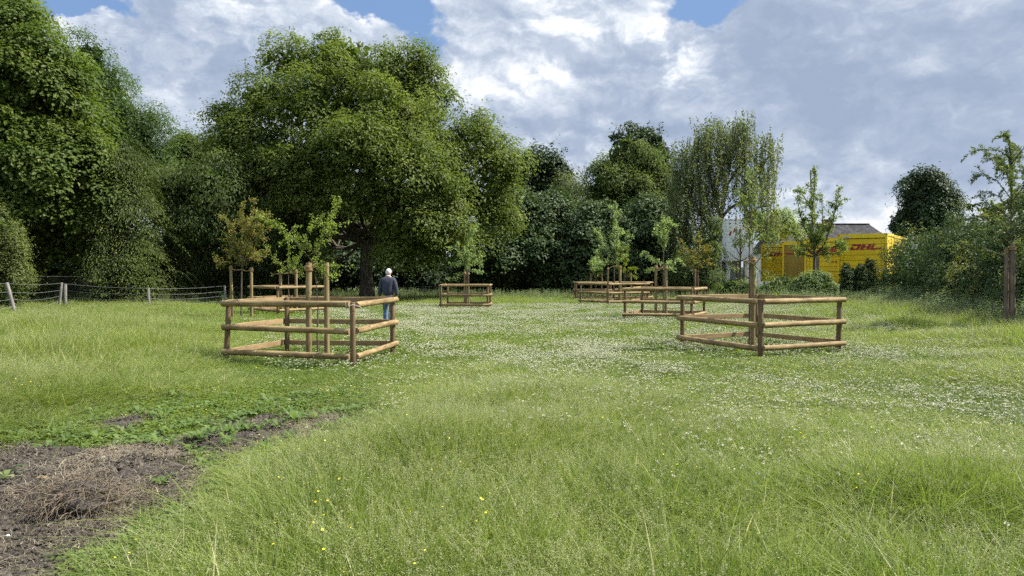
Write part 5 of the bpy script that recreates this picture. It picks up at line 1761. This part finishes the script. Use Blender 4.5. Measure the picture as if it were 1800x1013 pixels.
# where what grows -------------------------------------------------
def fields(p):
    """height (m) of the grass, clover share, bareness at ground points"""
    x, y = p[:, 0], p[:, 1]
    n1 = fbm(p * 0.45, 21, 3)
    n2 = fbm(p * 1.3, 22, 3)
    sg = lambda v: 1 / (1 + np.exp(-np.clip(v, -30, 30)))
    left = sg((-.42 * y - .05 - x) * 1.3 + (n1 - .5) * 2) * (1 - .40 * sg((y - 20) * .4))      # tall grass on the left
    near = sg((8.2 - 0.75 * np.maximum(x - 1.0, 0) - y) * .8 + (n1 - .5) * 3.5)
    near = np.maximum(near, .55 * sg((5.2 - y) * 2))       # tall near the camera
    far = sg((y - 38) * .25)
    right = sg((x - (7.0 + .19 * y) + (n1 - .5) * 3) * .9)
    sd_ = soil_sd(p)
    ring = np.clip((0.75 - (-sd_)) / 0.75, 0, 1)            # 1 at the soil edge, 0 beyond 0.75 m
    tall = np.clip(np.maximum.reduce([left, near * .95, far * .55, right]), 0, 1)
    clover = np.clip((1 - tall * 1.05) * np.clip((n2 - .30) * 3.2, 0, 1), 0, 1)
    weedzone = np.clip(sg((x + 5.6) * 2) * sg((-1.2 - x) * 2) * sg((y - 5.8) * 2) * sg((9.3 - y) * 3), 0, 1)   # low weedy strip behind the soil
    weedzone = np.maximum(weedzone, ring * .75)
    h = 0.065 + (0.28 + .13 * np.maximum(left * (y < 21), right)) * tall * (0.35 + 1.3 * n2) + .05 * n1
    h *= 1 - 0.72 * weedzone
    h *= np.clip(0.28 + (-sd_) / 1.5, .28, 1)
    for cx_, cy_ in ((-3.67, 13.3), (5.15, 14.9), (5.45, 25.1), (5.3, 36.9), (5.0, 43.2), (7.3, 43.2), (13.2, 18.4), (-2.1, 33.0), (-9.0, 28.6)):
        h *= 1 - .50 * np.exp(-(((x - cx_) ** 2 + (y - cy_) ** 2) / 4.2) ** 2)
    h *= 1 - .45 * sg((x + 4.6) * 2.5) * sg((-1.6 - x) * 2.5) * sg((y - 9.0) * 1.5) * sg((16 - y))
    return h, clover, sd_, weedzone, tall


def inview(p, m=1.4):
    return (np.abs(p[:, 0]) < 0.735 * p[:, 1] + m) & (p[:, 1] > 2.6)


cg = bpy.data.collections.new('grass_sources')
rs = RS(500)
for i in range(6):                                         # 0-5 near: fine blades
    t0 = (0.0, .15, .30, .45, .25, .55)[i]
    v = [(*blades(rs, 38, .09, .45, 1.0, .0066, 3, .34, .45, t0, t0 + .42), 0), (*blades(rs, 22, .11, .25, .6, .0075, 3, .7, .8, t0, t0 + .48), 0)]
    source(cg, 'a_tuft_%02d' % i, join(v, 'tuft', [M['grass']]))
for i in range(4):                                         # 6-9 middle distance
    v = [(*blades(rs, 70, .22, .5, 1.0, .0085, 2, .4, .6), 0), (*blades(rs, 26, .22, .25, .6, .010, 2, .8, .8), 0)]
    source(cg, 'b_tuft_%02d' % i, join(v, 'tuft', [M['grass']]))
for i in range(3):                                         # 10-12 far
    v = [(*blades(rs, 75, .42, .45, 1.0, .020, 1, .4, .5), 0)]
    source(cg, 'c_tuft_%02d' % i, join(v, 'tuft', [M['grass']]))
for i in range(3):                                         # 13-15 lush broad blades near
    v = [(*blades(rs, 46, .10, .5, 1.0, .0095, 3, .5, .8, .2 * i, .5 + .2 * i), 0)]
    source(cg, 'd_tuft_%02d' % i, join(v, 'tuft', [M['lush']]))
for i in range(2):                                         # 16-17 lush middle/far
    v = [(*blades(rs, 70, .30, .5, 1.0, .014, 2, .5, .7), 0)]
    source(cg, 'e_tuft_%02d' % i, join(v, 'tuft', [M['lush']]))

P_, S_, I_ = [], [], []


def zone(n, y0, y1, wfun, ids, seed, hs=1.0, cond=None, smax=1.0, lushids=None):
    rs_ = RS(seed)
    # uniform over the trapezoid
    y = np.sqrt(rs_.rand(n) * (y1 ** 2 - y0 ** 2) + y0 ** 2)
    x = (rs_.rand(n) * 2 - 1) * (0.735 * y + 1.6)
    p = np.column_stack([x, y])
    h, cl, sd_, wz, tall = fields(p)
    ok = (rs_.rand(n) < wfun(h, cl, sd_, wz, tall))
    xh = hedge_x(y) + .6
    ok &= x < xh
    p, h, tall, wz, sd_ = p[ok], h[ok], tall[ok], wz[ok], sd_[ok]
    m = len(p)
    idx = rs_.choice(ids, m)
    if lushids is not None:
        lush = (fbm(p * .9, 61, 3) > .56) | (rs_.rand(m) < .12) | ((wz > .4) & (rs_.rand(m) < .6)) | (tall < .25) & (rs_.rand(m) < .45)
        idx = np.where(lush, rs_.choice(lushids, m), idx)
    hh = h * (0.55 + .9 * rs_.rand(m)) * hs
    P_.append(np.column_stack([p, np.zeros(m)]))
    sx_ = (0.8 + .5 * rs_.rand(m))
    S_.append(np.column_stack([sx_, sx_, hh]))
    I_.append(idx)


sparse = lambda h, cl, sd_, wz, tall: np.clip(.55 + 3.2 * h, 0, 1) * np.clip(np.where(sd_ > -.02, .015, np.clip(-sd_ / .45, .07, 1)), 0, 1) * (1 - .35 * wz) * (0.78 + .22 * tall)
zone(10500, 2.7, 9.0, sparse, [0, 1, 2, 3, 4, 5], 1, lushids=[13, 14, 15])
zone(15500, 9.0, 21, sparse, [6, 7, 8, 9], 2, lushids=[16, 17])
zone(21000, 21, 62, sparse, [10, 11, 12], 3, lushids=[16, 17])
P_, S_, I_ = np.concatenate(P_), np.concatenate(S_), np.concatenate(I_)
scatter('meadow_grass', 'long fine green meadow grass covering the field', 'grass', P_, RS(4).rand(len(P_)) * 6.28, S_, I_, cg)

# seed head stems
cs = bpy.data.collections.new('seed_sources')
rs = RS(510)
for i in range(5):
    source(cs, 'a_seed_%d' % i, join(panicle(rs, 6, .16, .75, 1.0, .16, .016, 22, .0085), 'seed', [M['grass'], M['seed']]))
for i in range(3):
    source(cs, 'b_seed_%d' % i, join(panicle(rs, 14, .32, .75, 1.0, .20, .026, 9, .018, .0035), 'seed', [M['grass'], M['seed']]))
rs_ = RS(6)
n = 13000
y = np.sqrt(rs_.rand(n) * (9.5 ** 2 - 2.7 ** 2) + 2.7 ** 2)
x = (rs_.rand(n) * 2 - 1) * (.735 * y + 1.6)
pa = np.column_stack([x, y])
h, cl, sd_, wz, tall = fields(pa)
ok = (sd_ < -.25) & (rs_.rand(n) < tall * (1 - wz) * np.clip((fbm(pa * .8, 71, 3) - .36) * 4.0, .15, 1))
pa, ha = pa[ok], h[ok]
n = 9000
y = np.sqrt(rs_.rand(n) * (50 ** 2 - 9.5 ** 2) + 9.5 ** 2)
x = (rs_.rand(n) * 2 - 1) * (.735 * y + 1.6)
pb_ = np.column_stack([x, y])
h, cl, sd_, wz, tall = fields(pb_)
ok = (rs_.rand(n) < tall * .9) & (x < hedge_x(y) + .2)
pb_, hb_ = pb_[ok], h[ok]
pts = np.concatenate([np.column_stack([pa, np.zeros(len(pa))]), np.column_stack([pb_, np.zeros(len(pb_))])])
hh = np.concatenate([ha * (1.15 + .5 * rs_.rand(len(ha))), hb_ * (1.05 + .45 * rs_.rand(len(hb_)))])
sc_ = np.column_stack([np.ones(len(pts)), np.ones(len(pts)), hh / .95 + .02])
# keep the seed heads from being squashed: scale all axes mildly
idx = np.concatenate([rs_.randint(0, 5, len(pa)), 5 + rs_.randint(0, 3, len(pb_))])
scatter('seed_head_grass', 'pale airy seed heads standing above the grass', 'grass', pts, rs_.rand(len(pts)) * 6.28, sc_, idx, cs)

# clover leaves and white clover flowers, buttercups
cc = bpy.data.collections.new('clover_sources')
rs = RS(520)


def clover_leaves(rs_, n, radius, size):
    r = radius * np.sqrt(rs_.rand(n))
    th = rs_.rand(n) * 6.283
    c = np.column_stack([r * np.cos(th), r * np.sin(th), .02 + .05 * rs_.rand(n)])
    ci = np.repeat(np.arange(n), 3)
    a = np.tile(np.array([0, 2.09, 4.19]), n) + np.repeat(rs_.rand(n) * 6.28, 3)
    ax = np.column_stack([np.cos(a), np.sin(a), rs_.normal(size=3 * n) * .25])
    Q = leaves_quads(c[ci], np.array((0, 0, 1.0)) + rs_.normal(size=(3 * n, 3)) * .35, ax, size, size * .9, .1, .1)
    return q2p(Q, rs_.rand(3 * n) * .85, 0, .3)


def flower_heads(rs_, n, radius, rad, h0, h1):
    """round white clover heads: small lumpy balls on stems"""
    r = radius * np.sqrt(rs_.rand(n))
    th = rs_.rand(n) * 6.283
    c = np.column_stack([r * np.cos(th), r * np.sin(th), h0 + (h1 - h0) * rs_.rand(n)])
    per = 12
    ci = np.repeat(np.arange(n), per)
    u = rdir(rs_, n * per)
    u[:, 2] = np.abs(u[:, 2]) * .9 - .15
    Q = leaves_quads(c[ci] + u * rad * .25, np.cross(u, rdir(rs_, n * per)), u, rad * .95, rad * .8, .1, 0)
    st_ = np.repeat(c, 1, 0)
    sv = np.stack([st_ + (-.001, 0, 0), st_ + (.001, 0, 0), st_ * (1, 1, 0) + (.001, 0, 0), st_ * (1, 1, 0) + (-.001, 0, 0)], 1)
    return [q2p(Q, rs_.rand(len(Q)), 0), q2p(sv, rs_.rand(n), 1)]


for i in range(3):
    source(cc, 'a_clover_%d' % i, join([clover_leaves(rs, 110, .20, .016)], 'clover', [M['lush']]))
for i in range(2):
    source(cc, 'b_clover_%d' % i, join([clover_leaves(rs, 70, .34, .040)], 'clover', [M['lush']]))
rs_ = RS(7)
n1_, n2_ = 5200, 7000
y = np.sqrt(rs_.rand(n1_) * (14 ** 2 - 3.2 ** 2) + 3.2 ** 2)
x = (rs_.rand(n1_) * 2 - 1) * (.735 * y + 1.6)
y2 = np.sqrt(rs_.rand(n2_) * (36 ** 2 - 14 ** 2) + 14 ** 2)
x2 = (rs_.rand(n2_) * 2 - 1) * (.735 * y2 + 1.6)
p = np.column_stack([np.concatenate([x, x2]), np.concatenate([y, y2])])
h, cl, sd_, wz, tall = fields(p)
ok = (rs_.rand(len(p)) < np.clip(np.maximum(1 - tall * .9, wz * .9), 0, 1)) & (sd_ < -.08)
sel = np.arange(len(p))[ok]
idx = np.where(sel < n1_, rs_.randint(0, 3, len(sel)), 3 + rs_.randint(0, 2, len(sel)))
pp_ = p[ok]
scatter('clover_leaves', 'low carpet of small round clover leaves', 'clover', np.column_stack([pp_, np.zeros(len(pp_))]), rs_.rand(len(pp_)) * 6.28,
        np.repeat((.8 + .5 * rs_.rand(len(pp_)))[:, None], 3, 1), idx, cc)

cf = bpy.data.collections.new('flower_sources')
for i in range(4):
    source(cf, 'a_flower_%d' % i, join(flower_heads(rs, 9, .24, .0135, .13, .26), 'flower', [M['white'], M['stem']]))
for i in range(3):
    source(cf, 'b_flower_%d' % i, join(flower_heads(rs, 22, .42, .017, .10, .20), 'flower', [M['white'], M['stem']]))
rs_ = RS(8)
n1_, n2_ = 8500, 22000
y = np.sqrt(rs_.rand(n1_) * (13 ** 2 - 3.4 ** 2) + 3.4 ** 2)
x = (rs_.rand(n1_) * 2 - 1) * (.735 * y + 1.6)
y2 = np.sqrt(rs_.rand(n2_) * (36 ** 2 - 13 ** 2) + 13 ** 2)
x2 = (rs_.rand(n2_) * 2 - 1) * (.735 * y2 + 1.6)
p = np.column_stack([np.concatenate([x, x2]), np.concatenate([y, y2])])
h, cl, sd_, wz, tall = fields(p)
patchy = np.clip((fbm(p * 1.1, 33, 3) - .32) * 2.8, .16, 1)
dens = np.clip(cl * patchy * 1.0, 0, 1)
rightnear = (p[:, 1] < 10) & (p[:, 0] > 1.2)
dens = np.where(rightnear, np.maximum(dens, .7 * np.clip((p[:, 0] - 0.4) / 1.8, 0, 1) * patchy * np.clip((p[:, 1] - 4.2) / 1.5, 0.1, 1)), dens)
dens = np.where((p[:, 0] < -1.5) & (p[:, 1] < 11), dens * .15, dens)
dens = dens / (1 + np.exp(-np.clip((p[:, 0] + .27 * p[:, 1]) * 1.5, -30, 30)))
ok = (rs_.rand(len(p)) < dens) & (sd_ < -.2) & (p[:, 0] < hedge_x(p[:, 1]) - 2.0)
sel = np.arange(len(p))[ok]
idx = np.where(sel < n1_, rs_.randint(0, 4, len(sel)), 4 + rs_.randint(0, 3, len(sel)))
zs_ = np.clip(h[ok] / .2, .8, 1.7)
sc_ = np.column_stack([np.ones(len(sel)), np.ones(len(sel)), zs_ * (.8 + .3 * rs_.rand(len(sel)))])
scatter('clover_flowers', 'white clover flower heads sprinkled over the meadow', 'flowers', np.column_stack([p[ok], np.zeros(len(sel))]), rs_.rand(len(sel)) * 6.28, sc_, idx, cf)

cb = bpy.data.collections.new('buttercup_sources')


def buttercups(rs_, n, radius, rad, h0, h1):
    r = radius * np.sqrt(rs_.rand(n))
    th = rs_.rand(n) * 6.283
    c = np.column_stack([r * np.cos(th), r * np.sin(th), h0 + (h1 - h0) * rs_.rand(n)])
    ci = np.repeat(np.arange(n), 5)
    a = np.tile(np.arange(5) * 1.2566, n) + np.repeat(rs_.rand(n) * 6.28, 5)
    tl = np.repeat(rs_.normal(size=(n, 3)) * .35, 5, 0)
    ax = np.column_stack([np.cos(a), np.sin(a), np.full(5 * n, .35)]) + tl * .3
    Q = leaves_quads(c[ci], np.array((0, 0, 1.0)) + tl, ax, rad, rad * .95, .15, -.1)
    sv = np.stack([c + (-.0012, 0, 0), c + (.0012, 0, 0), c * (.8, .8, 0) + (.0012, 0, 0), c * (.8, .8, 0) + (-.0012, 0, 0)], 1)
    return [q2p(Q, rs_.rand(len(Q)), 0), q2p(sv, rs_.rand(n), 1)]


for i in range(4):
    source(cb, 'a_buttercup_%d' % i, join(buttercups(rs, 2 + i, .22, .0076, .28, .46), 'buttercup', [M['yellow'], M['stem']]))
rs_ = RS(12)
n = 3600
y = np.sqrt(rs_.rand(n) * (22 ** 2 - 3.0 ** 2) + 3.0 ** 2)
x = (rs_.rand(n) * 2 - 1) * (.735 * y + 1.6)
p = np.column_stack([x, y])
h, cl, sd_, wz, tall = fields(p)
pat = np.clip((fbm(p * .9, 44, 3) - .42) * 5, .08, 1)
ok = (rs_.rand(n) < np.where(y < 9.5, .85, .55) * pat) & (sd_ < -.1)
spec_pts = np.column_stack([3.9 + rs_.normal(size=60) * .9, 10.6 + rs_.normal(size=60) * .5])
p = np.concatenate([p[ok], spec_pts])
h = np.concatenate([h[ok], np.full(60, .2)])
scatter('buttercups', 'yellow buttercups scattered through the long grass', 'flowers', np.column_stack([p, np.zeros(len(p))]), rs_.rand(len(p)) * 6.28,
        np.column_stack([np.ones(len(p)), np.ones(len(p)), np.clip(h / .42, .45, 1.15)]), rs_.randint(0, 4, len(p)), cb)

# broad-leaved weeds
cw = bpy.data.collections.new('weed_sources')
rs = RS(530)


def rosette(rs_, n, L, W, lift):
    a = np.arange(n) * 2.4 + rs_.rand() * 6
    out = []
    # each leaf as two quads: base half and drooping tip half
    ax = np.column_stack([np.cos(a), np.sin(a), np.zeros(n)])
    sd_ = np.column_stack([-np.sin(a), np.cos(a), np.zeros(n)])
    l_ = L * (.5 + .7 * rs_.rand(n))
    w = W * (.6 + .6 * rs_.rand(n))
    lf = lift * (.4 + .9 * rs_.rand(n))
    def P_at(t_, ws, up_):
        c = ax * (l_ * t_)[:, None]
        c[:, 2] = l_ * lf * math.sin(t_ * 2.2) + up_
        return c - sd_ * (w * ws * .5)[:, None], c + sd_ * (w * ws * .5)[:, None]
    pr_ = None
    for t_, ws in ((.08, .12), (.3, .75), (.6, 1.0), (.85, .6), (1.0, .06)):
        q = P_at(t_, ws, .01)
        if pr_ is not None:
            out.append(np.stack([pr_[0], pr_[1], q[1], q[0]], 1))
        pr_ = q
    Q = np.concatenate(out)
    return q2p(Q, np.tile(rs_.rand(n), 4), 0)


def stalk_plant(rs_, h, nl, L, W):
    v, f, t_, w = blades(rs_, 3, .02, h * .8, h, .008, 3, .15, .1)
    z = np.linspace(.15, .98, nl) * h
    a = np.arange(nl) * 1.57 + rs_.rand(nl) * .5
    c = np.column_stack([np.zeros(nl), np.zeros(nl), z])
    k_ = (1 - .6 * z / h)
    c = np.repeat(c, 2, 0)
    a2 = np.stack([a, a + 3.14], 1).ravel()
    ax = np.column_stack([np.cos(a2), np.sin(a2), np.full(2 * nl, -.15)])
    k2 = np.repeat(k_, 2)
    Q = leaves_quads(c, np.array((0, 0, 1.0)) + rs_.normal(size=(2 * nl, 3)) * .3, ax, L * k2, W * k2, .1, .25)
    return [(v, f, t_ * .5, w, 0), q2p(Q, rs_.rand(2 * nl), 0)]


for i in range(5):
    source(cw, 'a_weed_%d' % i, join([rosette(rs, 9 + i, .10 + .02 * i, .035 + .006 * i, .6)], 'weed', [M['weed']]))
for i in range(3):
    source(cw, 'b_weed_%d' % i, join([rosette(rs, 8, .15, .055, .7)], 'weed', [M['weed']]))
rs_ = RS(13)
n = 6500
p = np.column_stack([rs_.rand(n) * 8.5 - 8.0, 2.8 + rs_.rand(n) * 7.0])
p[:700, 0] = rs_.rand(700) * 9 - 2.5
h, cl, sd_, wz, tall = fields(p)
pr_ = np.where(sd_ > .12, .018, np.where(sd_ > -.05, .16, .85)) * np.clip(wz + .05, 0, 1)
pr_ = np.where((p[:, 0] > -3.4) & (p[:, 1] > 6.2) & (sd_ > -.05), .20, pr_)
pr_[:700] = np.where(sd_[:700] < 0, .10, 0)
ok = rs_.rand(n) < pr_
pk = p[ok]
idx = np.where(rs_.rand(len(pk)) < .88, rs_.randint(0, 5, len(pk)), 5 + rs_.randint(0, 3, len(pk)))
s_ = .35 + .55 * rs_.rand(len(pk)) ** 1.4
scatter('low_weeds', 'low broad leaved weeds around the bare soil', 'weeds', np.column_stack([pk, soil_z(pk)]), rs_.rand(len(pk)) * 6.28, np.repeat(s_[:, None], 3, 1), idx, cw)

# nettles and tall weeds in front of the hedge, and along the far tree edge
cn = bpy.data.collections.new('nettle_sources')
rs = RS(540)
for i in range(4):
    parts = []
    for q in range(7):
        for v in stalk_plant(rs, 1.0 * (.6 + .4 * rs.rand()), 9, .17, .09):
            vv = v[0] + np.array((rs.normal() * .22, rs.normal() * .22, 0))
            parts.append((vv, *v[1:]))
    source(cn, 'a_nettle_%d' % i, join(parts, 'nettle', [M['nettle']]))
rs_ = RS(14)
n = 1900
y = 14 + rs_.rand(n) * 24
x = hedge_x(y) + .2 - np.abs(rs_.normal(size=n)) * 1.5
p1 = np.column_stack([x, y])
s1 = (.7 + .6 * rs_.rand(n)) * np.clip(1 - (hedge_x(y) - x) / 4, .3, 1)
n = 700
y = 44 + rs_.rand(n) * 6
x = -22 + rs_.rand(n) * 40
p2 = np.column_stack([x, y])
s2 = .35 + .4 * rs_.rand(n)
n = 260
p3 = np.column_stack([X(1330 + rs_.rand(n) * 190, 36), 34 + rs_.rand(n) * 3.5])
s3 = .5 + .5 * rs_.rand(n)
n = 200
p4 = np.column_stack([-36 + rs_.rand(n) * 22, 36 + rs_.rand(n) * 4])
s4 = .3 + .35 * rs_.rand(n)
p = np.concatenate([p1, p2, p3, p4])
s_ = np.concatenate([s1, s2, s3, s4])
scatter('nettles', 'tall grey green nettles and weeds at the foot of the hedge', 'weeds', np.column_stack([p, np.zeros(len(p))]), rs_.rand(len(p)) * 6.28, np.repeat(s_[:, None], 3, 1), rs_.randint(0, 4, len(p)), cn)

# straw and crumbs on the soil
ct = bpy.data.collections.new('straw_sources')
rs = RS(550)


def straw_tuft(rs_, n, rad, L, w):
    parts = []
    p0 = np.column_stack([rs_.normal(size=n) * rad * .5, rs_.normal(size=n) * rad * .5, .004 + rs_.rand(n) * .02])
    a = rs_.rand(n) * 6.28
    d_ = np.column_stack([np.cos(a), np.sin(a), rs_.normal(size=n) * .12])
    l_ = L * (.3 + .9 * rs_.rand(n))
    sd_ = np.column_stack([-np.sin(a), np.cos(a), np.zeros(n)])
    bend = rs_.normal(size=n) * .35
    out = []
    pr_ = None
    for t_ in (0, .33, .66, 1.0):
        c = p0 + d_ * (l_ * t_)[:, None] + sd_ * (l_ * bend * t_ ** 2)[:, None]
        c[:, 2] += np.sin(t_ * 3.14) * l_ * .12
        q = (c - sd_ * w * .5, c + sd_ * w * .5)
        if pr_ is not None:
            out.append(np.stack([pr_[0], pr_[1], q[1], q[0]], 1))
        pr_ = q
    return q2p(np.concatenate(out), np.tile(rs_.rand(n), 3), 0, .5)


for i in range(4):
    source(ct, 'a_straw_%d' % i, join([straw_tuft(rs, 34, .13, .075, .0026)], 'straw', [M['straw']]))
rs_ = RS(15)
n = 5000
p = np.column_stack([rs_.rand(n) * 6.5 - 7.0, 3 + rs_.rand(n) * 5.2])
sd_ = soil_sd(p)
dn = .16 + .16 * (fbm(p * 2, 80, 3) > .5)
g = lambda cx, cy, sx_, sy_: np.exp(-(((p[:, 0] - cx) / sx_) ** 2 + ((p[:, 1] - cy) / sy_) ** 2))
sc0 = GP(215, 838)
sc1 = GP(130, 890)
sc2 = GP(520, 765)
sc3 = GP(300, 880)
dn = dn + .8 * g(sc0[0], sc0[1], .42, .38) + .6 * g(sc1[0], sc1[1], .35, .25) + .6 * g(sc2[0], sc2[1], .3, .25) + .5 * g(sc3[0], sc3[1], .5, .3)
ok = (rs_.rand(n) < dn) & (sd_ > -.25)
pk = p[ok]
scatter('dry_straw', 'dry straw and dead stalks strewn over the bare soil', 'straw', np.column_stack([pk, soil_z(pk)]), rs_.rand(len(pk)) * 6.28,
        np.repeat((.6 + .7 * rs_.rand(len(pk)))[:, None], 3, 1), rs_.randint(0, 4, len(pk)), ct, rs_.normal(size=(len(pk), 2)) * .15)

ck = bpy.data.collections.new('crumb_sources')
for i in range(4):
    mb = MB(M['soil'])
    rs = RS(560 + i)
    for q in range(10):
        c = np.array((rs.normal() * .06, rs.normal() * .06, .004))
        r = .005 + .011 * rs.rand()
        vs_ = [c + np.array(v) * r * (.7 + .6 * rs.rand()) for v in ((1, 0, 0), (-1, 0, 0), (0, 1, 0), (0, -1, 0), (0, 0, 1), (0, 0, -1), (.7, .7, .5), (-.7, .6, .6))]
        mb.add(vs_, [(0, 2, 4), (2, 1, 4), (1, 3, 4), (3, 0, 4), (2, 0, 5), (1, 2, 5), (3, 1, 5), (0, 3, 5)])
    source(ck, 'a_crumb_%d' % i, mb.mesh('crumb'))
n = 6000
p = np.column_stack([rs_.rand(n) * 6.5 - 7.0, 3 + rs_.rand(n) * 5.2])
ok = soil_sd(p) > -.12
pk = p[ok]
scatter('soil_crumbs', 'loose crumbs and clods of grey brown soil', 'soil', np.column_stack([pk, soil_z(pk)]), rs_.rand(len(pk)) * 6.28,
        np.repeat((.5 + 1.2 * rs_.rand(len(pk)) ** 2)[:, None], 3, 1), rs_.randint(0, 4, len(pk)), ck)

# uprooted root ball
rx, ry = GP(130, 908)
rx, ry = float(rx), float(ry)
rz_ = float(soil_z(np.array([[rx, ry]]))[0])
rt = thing('root_ball', 'uprooted clump of tangled dry roots lying on the bare soil', 'roots', (rx, ry, rz_))
rs = RS(570)
mb = MB(M['soil'])
NU, NV = 18, 10
vs_, fs_ = [], []
for j in range(NV + 1):
    ph = math.pi * j / NV
    for i in range(NU):
        th = 2 * math.pi * i / NU
        u = np.array((math.sin(ph) * math.cos(th), math.sin(ph) * math.sin(th), math.cos(ph)))
        r = 0.65 + .7 * float(fbm((u * 2.2 + 5)[None], 9, 3)[0])
        vs_.append((u[0] * .20 * r, u[1] * .15 * r, .05 + u[2] * .12 * r))
for j in range(NV):
    for i in range(NU):
        i2 = (i + 1) % NU
        fs_.append((j * NU + i, (j + 1) * NU + i, (j + 1) * NU + i2, j * NU + i2))
mb.add(vs_, fs_)
link('soil_core', mb.mesh('soil_core'), rt)
mb = MB(M['root'], M['straw'])
for q in range(420):
    a = np.array((rs.normal() * .14, rs.normal() * .09, .06 + rs.rand() * .10))
    dr = norm(np.array((rs.normal() * 1.0, rs.normal() * .9 - .3, rs.rand() * .5 - .15)))
    L = .10 + .32 * rs.rand()
    pts = [a]
    for k_ in range(5):
        dr = norm(dr + rs.normal(size=3) * .35 + np.array((0, 0, -.16)))
        q_ = pts[-1] + dr * L / 5
        q_[2] = max(q_[2], .004)
        pts.append(q_)
    r_ = .0012 + .0022 * rs.rand()
    mb.tube(pts, [r_ * (1 - .14 * k_) for k_ in range(6)], 4, mi=int(rs.rand() < .35), caps=False)
link('roots', mb.mesh('roots'), rt)


def twig_thing(name, label, cat, pts_px, d_, r, mat='root', leaves=None):
    o_ = np.array((X(pts_px[0][0], d_), d_, 0))
    mb_ = MB(M[mat])
    pts_ = [P3(a, b, d_) - o_ for a, b in pts_px]
    for q in pts_:
        q[2] = max(q[2], .0)
    n_ = len(pts_)
    mb_.tube(pts_, [r * (1 - .6 * i / (n_ - 1)) for i in range(n_)], 6)
    if leaves is None:
        return tag(link(name, mb_.mesh(name), None, tuple(o_)), label, cat)
    t_ = thing(name, label, cat, tuple(o_))
    link('stem', mb_.mesh('stem'), t_)
    lm, cnt, L, asp, sd_ = leaves
    rs_l = RS(sd_)
    P0 = np.array(pts_)
    s = rs_l.rand(cnt) * (n_ - 1.001)
    i = s.astype(int)
    f = (s - i)[:, None]
    c = P0[i] * (1 - f) + P0[i + 1] * f
    Q_ = leaves_quads(c, np.array((0, 0, .8)) + rdir(rs_l, cnt) * .6, rdir(rs_l, cnt) + np.array((0, 0, -.1)), L * (.6 + .7 * rs_l.rand(cnt)), L * asp)
    link('leaves', quads_mesh('leaves', Q_, lm, rs_l.rand(cnt)), t_)
    return t_


twig_thing('dead_twig', 'curled dead twig standing at the far edge of the bare soil', 'twig', [(97, 797), (98, 785), (103, 776), (102, 772)], 6.6, .006, 'twig')
twig_thing('dead_twig', 'bare brown stem standing among the low weeds', 'twig', [(297, 775), (296, 760), (291, 745), (286, 732)], 7.0, .005, 'twig')
twig_thing('fallen_branch', 'crooked dry branch lying across the bare soil', 'branch', [(110, 843), (128, 868), (142, 862), (160, 848), (190, 862), (205, 866)], 5.2, .006, 'root')
twig_thing('rusty_plant', 'rusty red withered plant leaning at the far left in the tall grass', 'plant', [(10, 640), (14, 622), (22, 610), (34, 602)], 13.5, .008, 'twig', (M['rust'], 90, .07, .6, 4))
twig_thing('nettle_plant', 'upright nettle at the lower left beside the bare soil', 'plant', [(389, 1013), (388, 980), (389, 950), (387, 925)], 4.35, .004, 'stem', (M['weed'], 34, .07, .55, 5))
# pale wood chip and stones on the soil
for (px, py, s, lab) in ((70, 862, .03, 'small pale wood chip lying on the bare soil'), (178, 848, .018, 'small white stone on the soil above the root clump'), (8, 957, .016, 'small white stone at the lower left edge')):
    gx_, gy_ = GP(px, py)
    rs = RS(px)
    mb = MB(M['render'] if s < .02 else M['rail_cut'])
    vs_ = []
    for j, z in enumerate((0, .5, 1.0)):
        for i in range(7):
            a = i * 6.283 / 7
            k_ = (.75, 1.0, .5)[j] * (.8 + .4 * rs.rand())
            vs_.append((math.cos(a) * s * k_ * (2.0 if s > .02 else 1), math.sin(a) * s * k_ * .7, z * s * .8))
    fs_ = [tuple(range(7))[::-1], tuple(range(14, 21))] + [(j * 7 + i, j * 7 + (i + 1) % 7, (j + 1) * 7 + (i + 1) % 7, (j + 1) * 7 + i) for j in range(2) for i in range(7)]
    mb.add(vs_, fs_)
    zc = float(soil_z(np.array([[gx_, gy_]]))[0])
    tag(link('wood_chip' if s > .02 else 'stone', mb.mesh('stone'), None, (gx_, gy_, zc)), lab, 'wood chip' if s > .02 else 'stone')
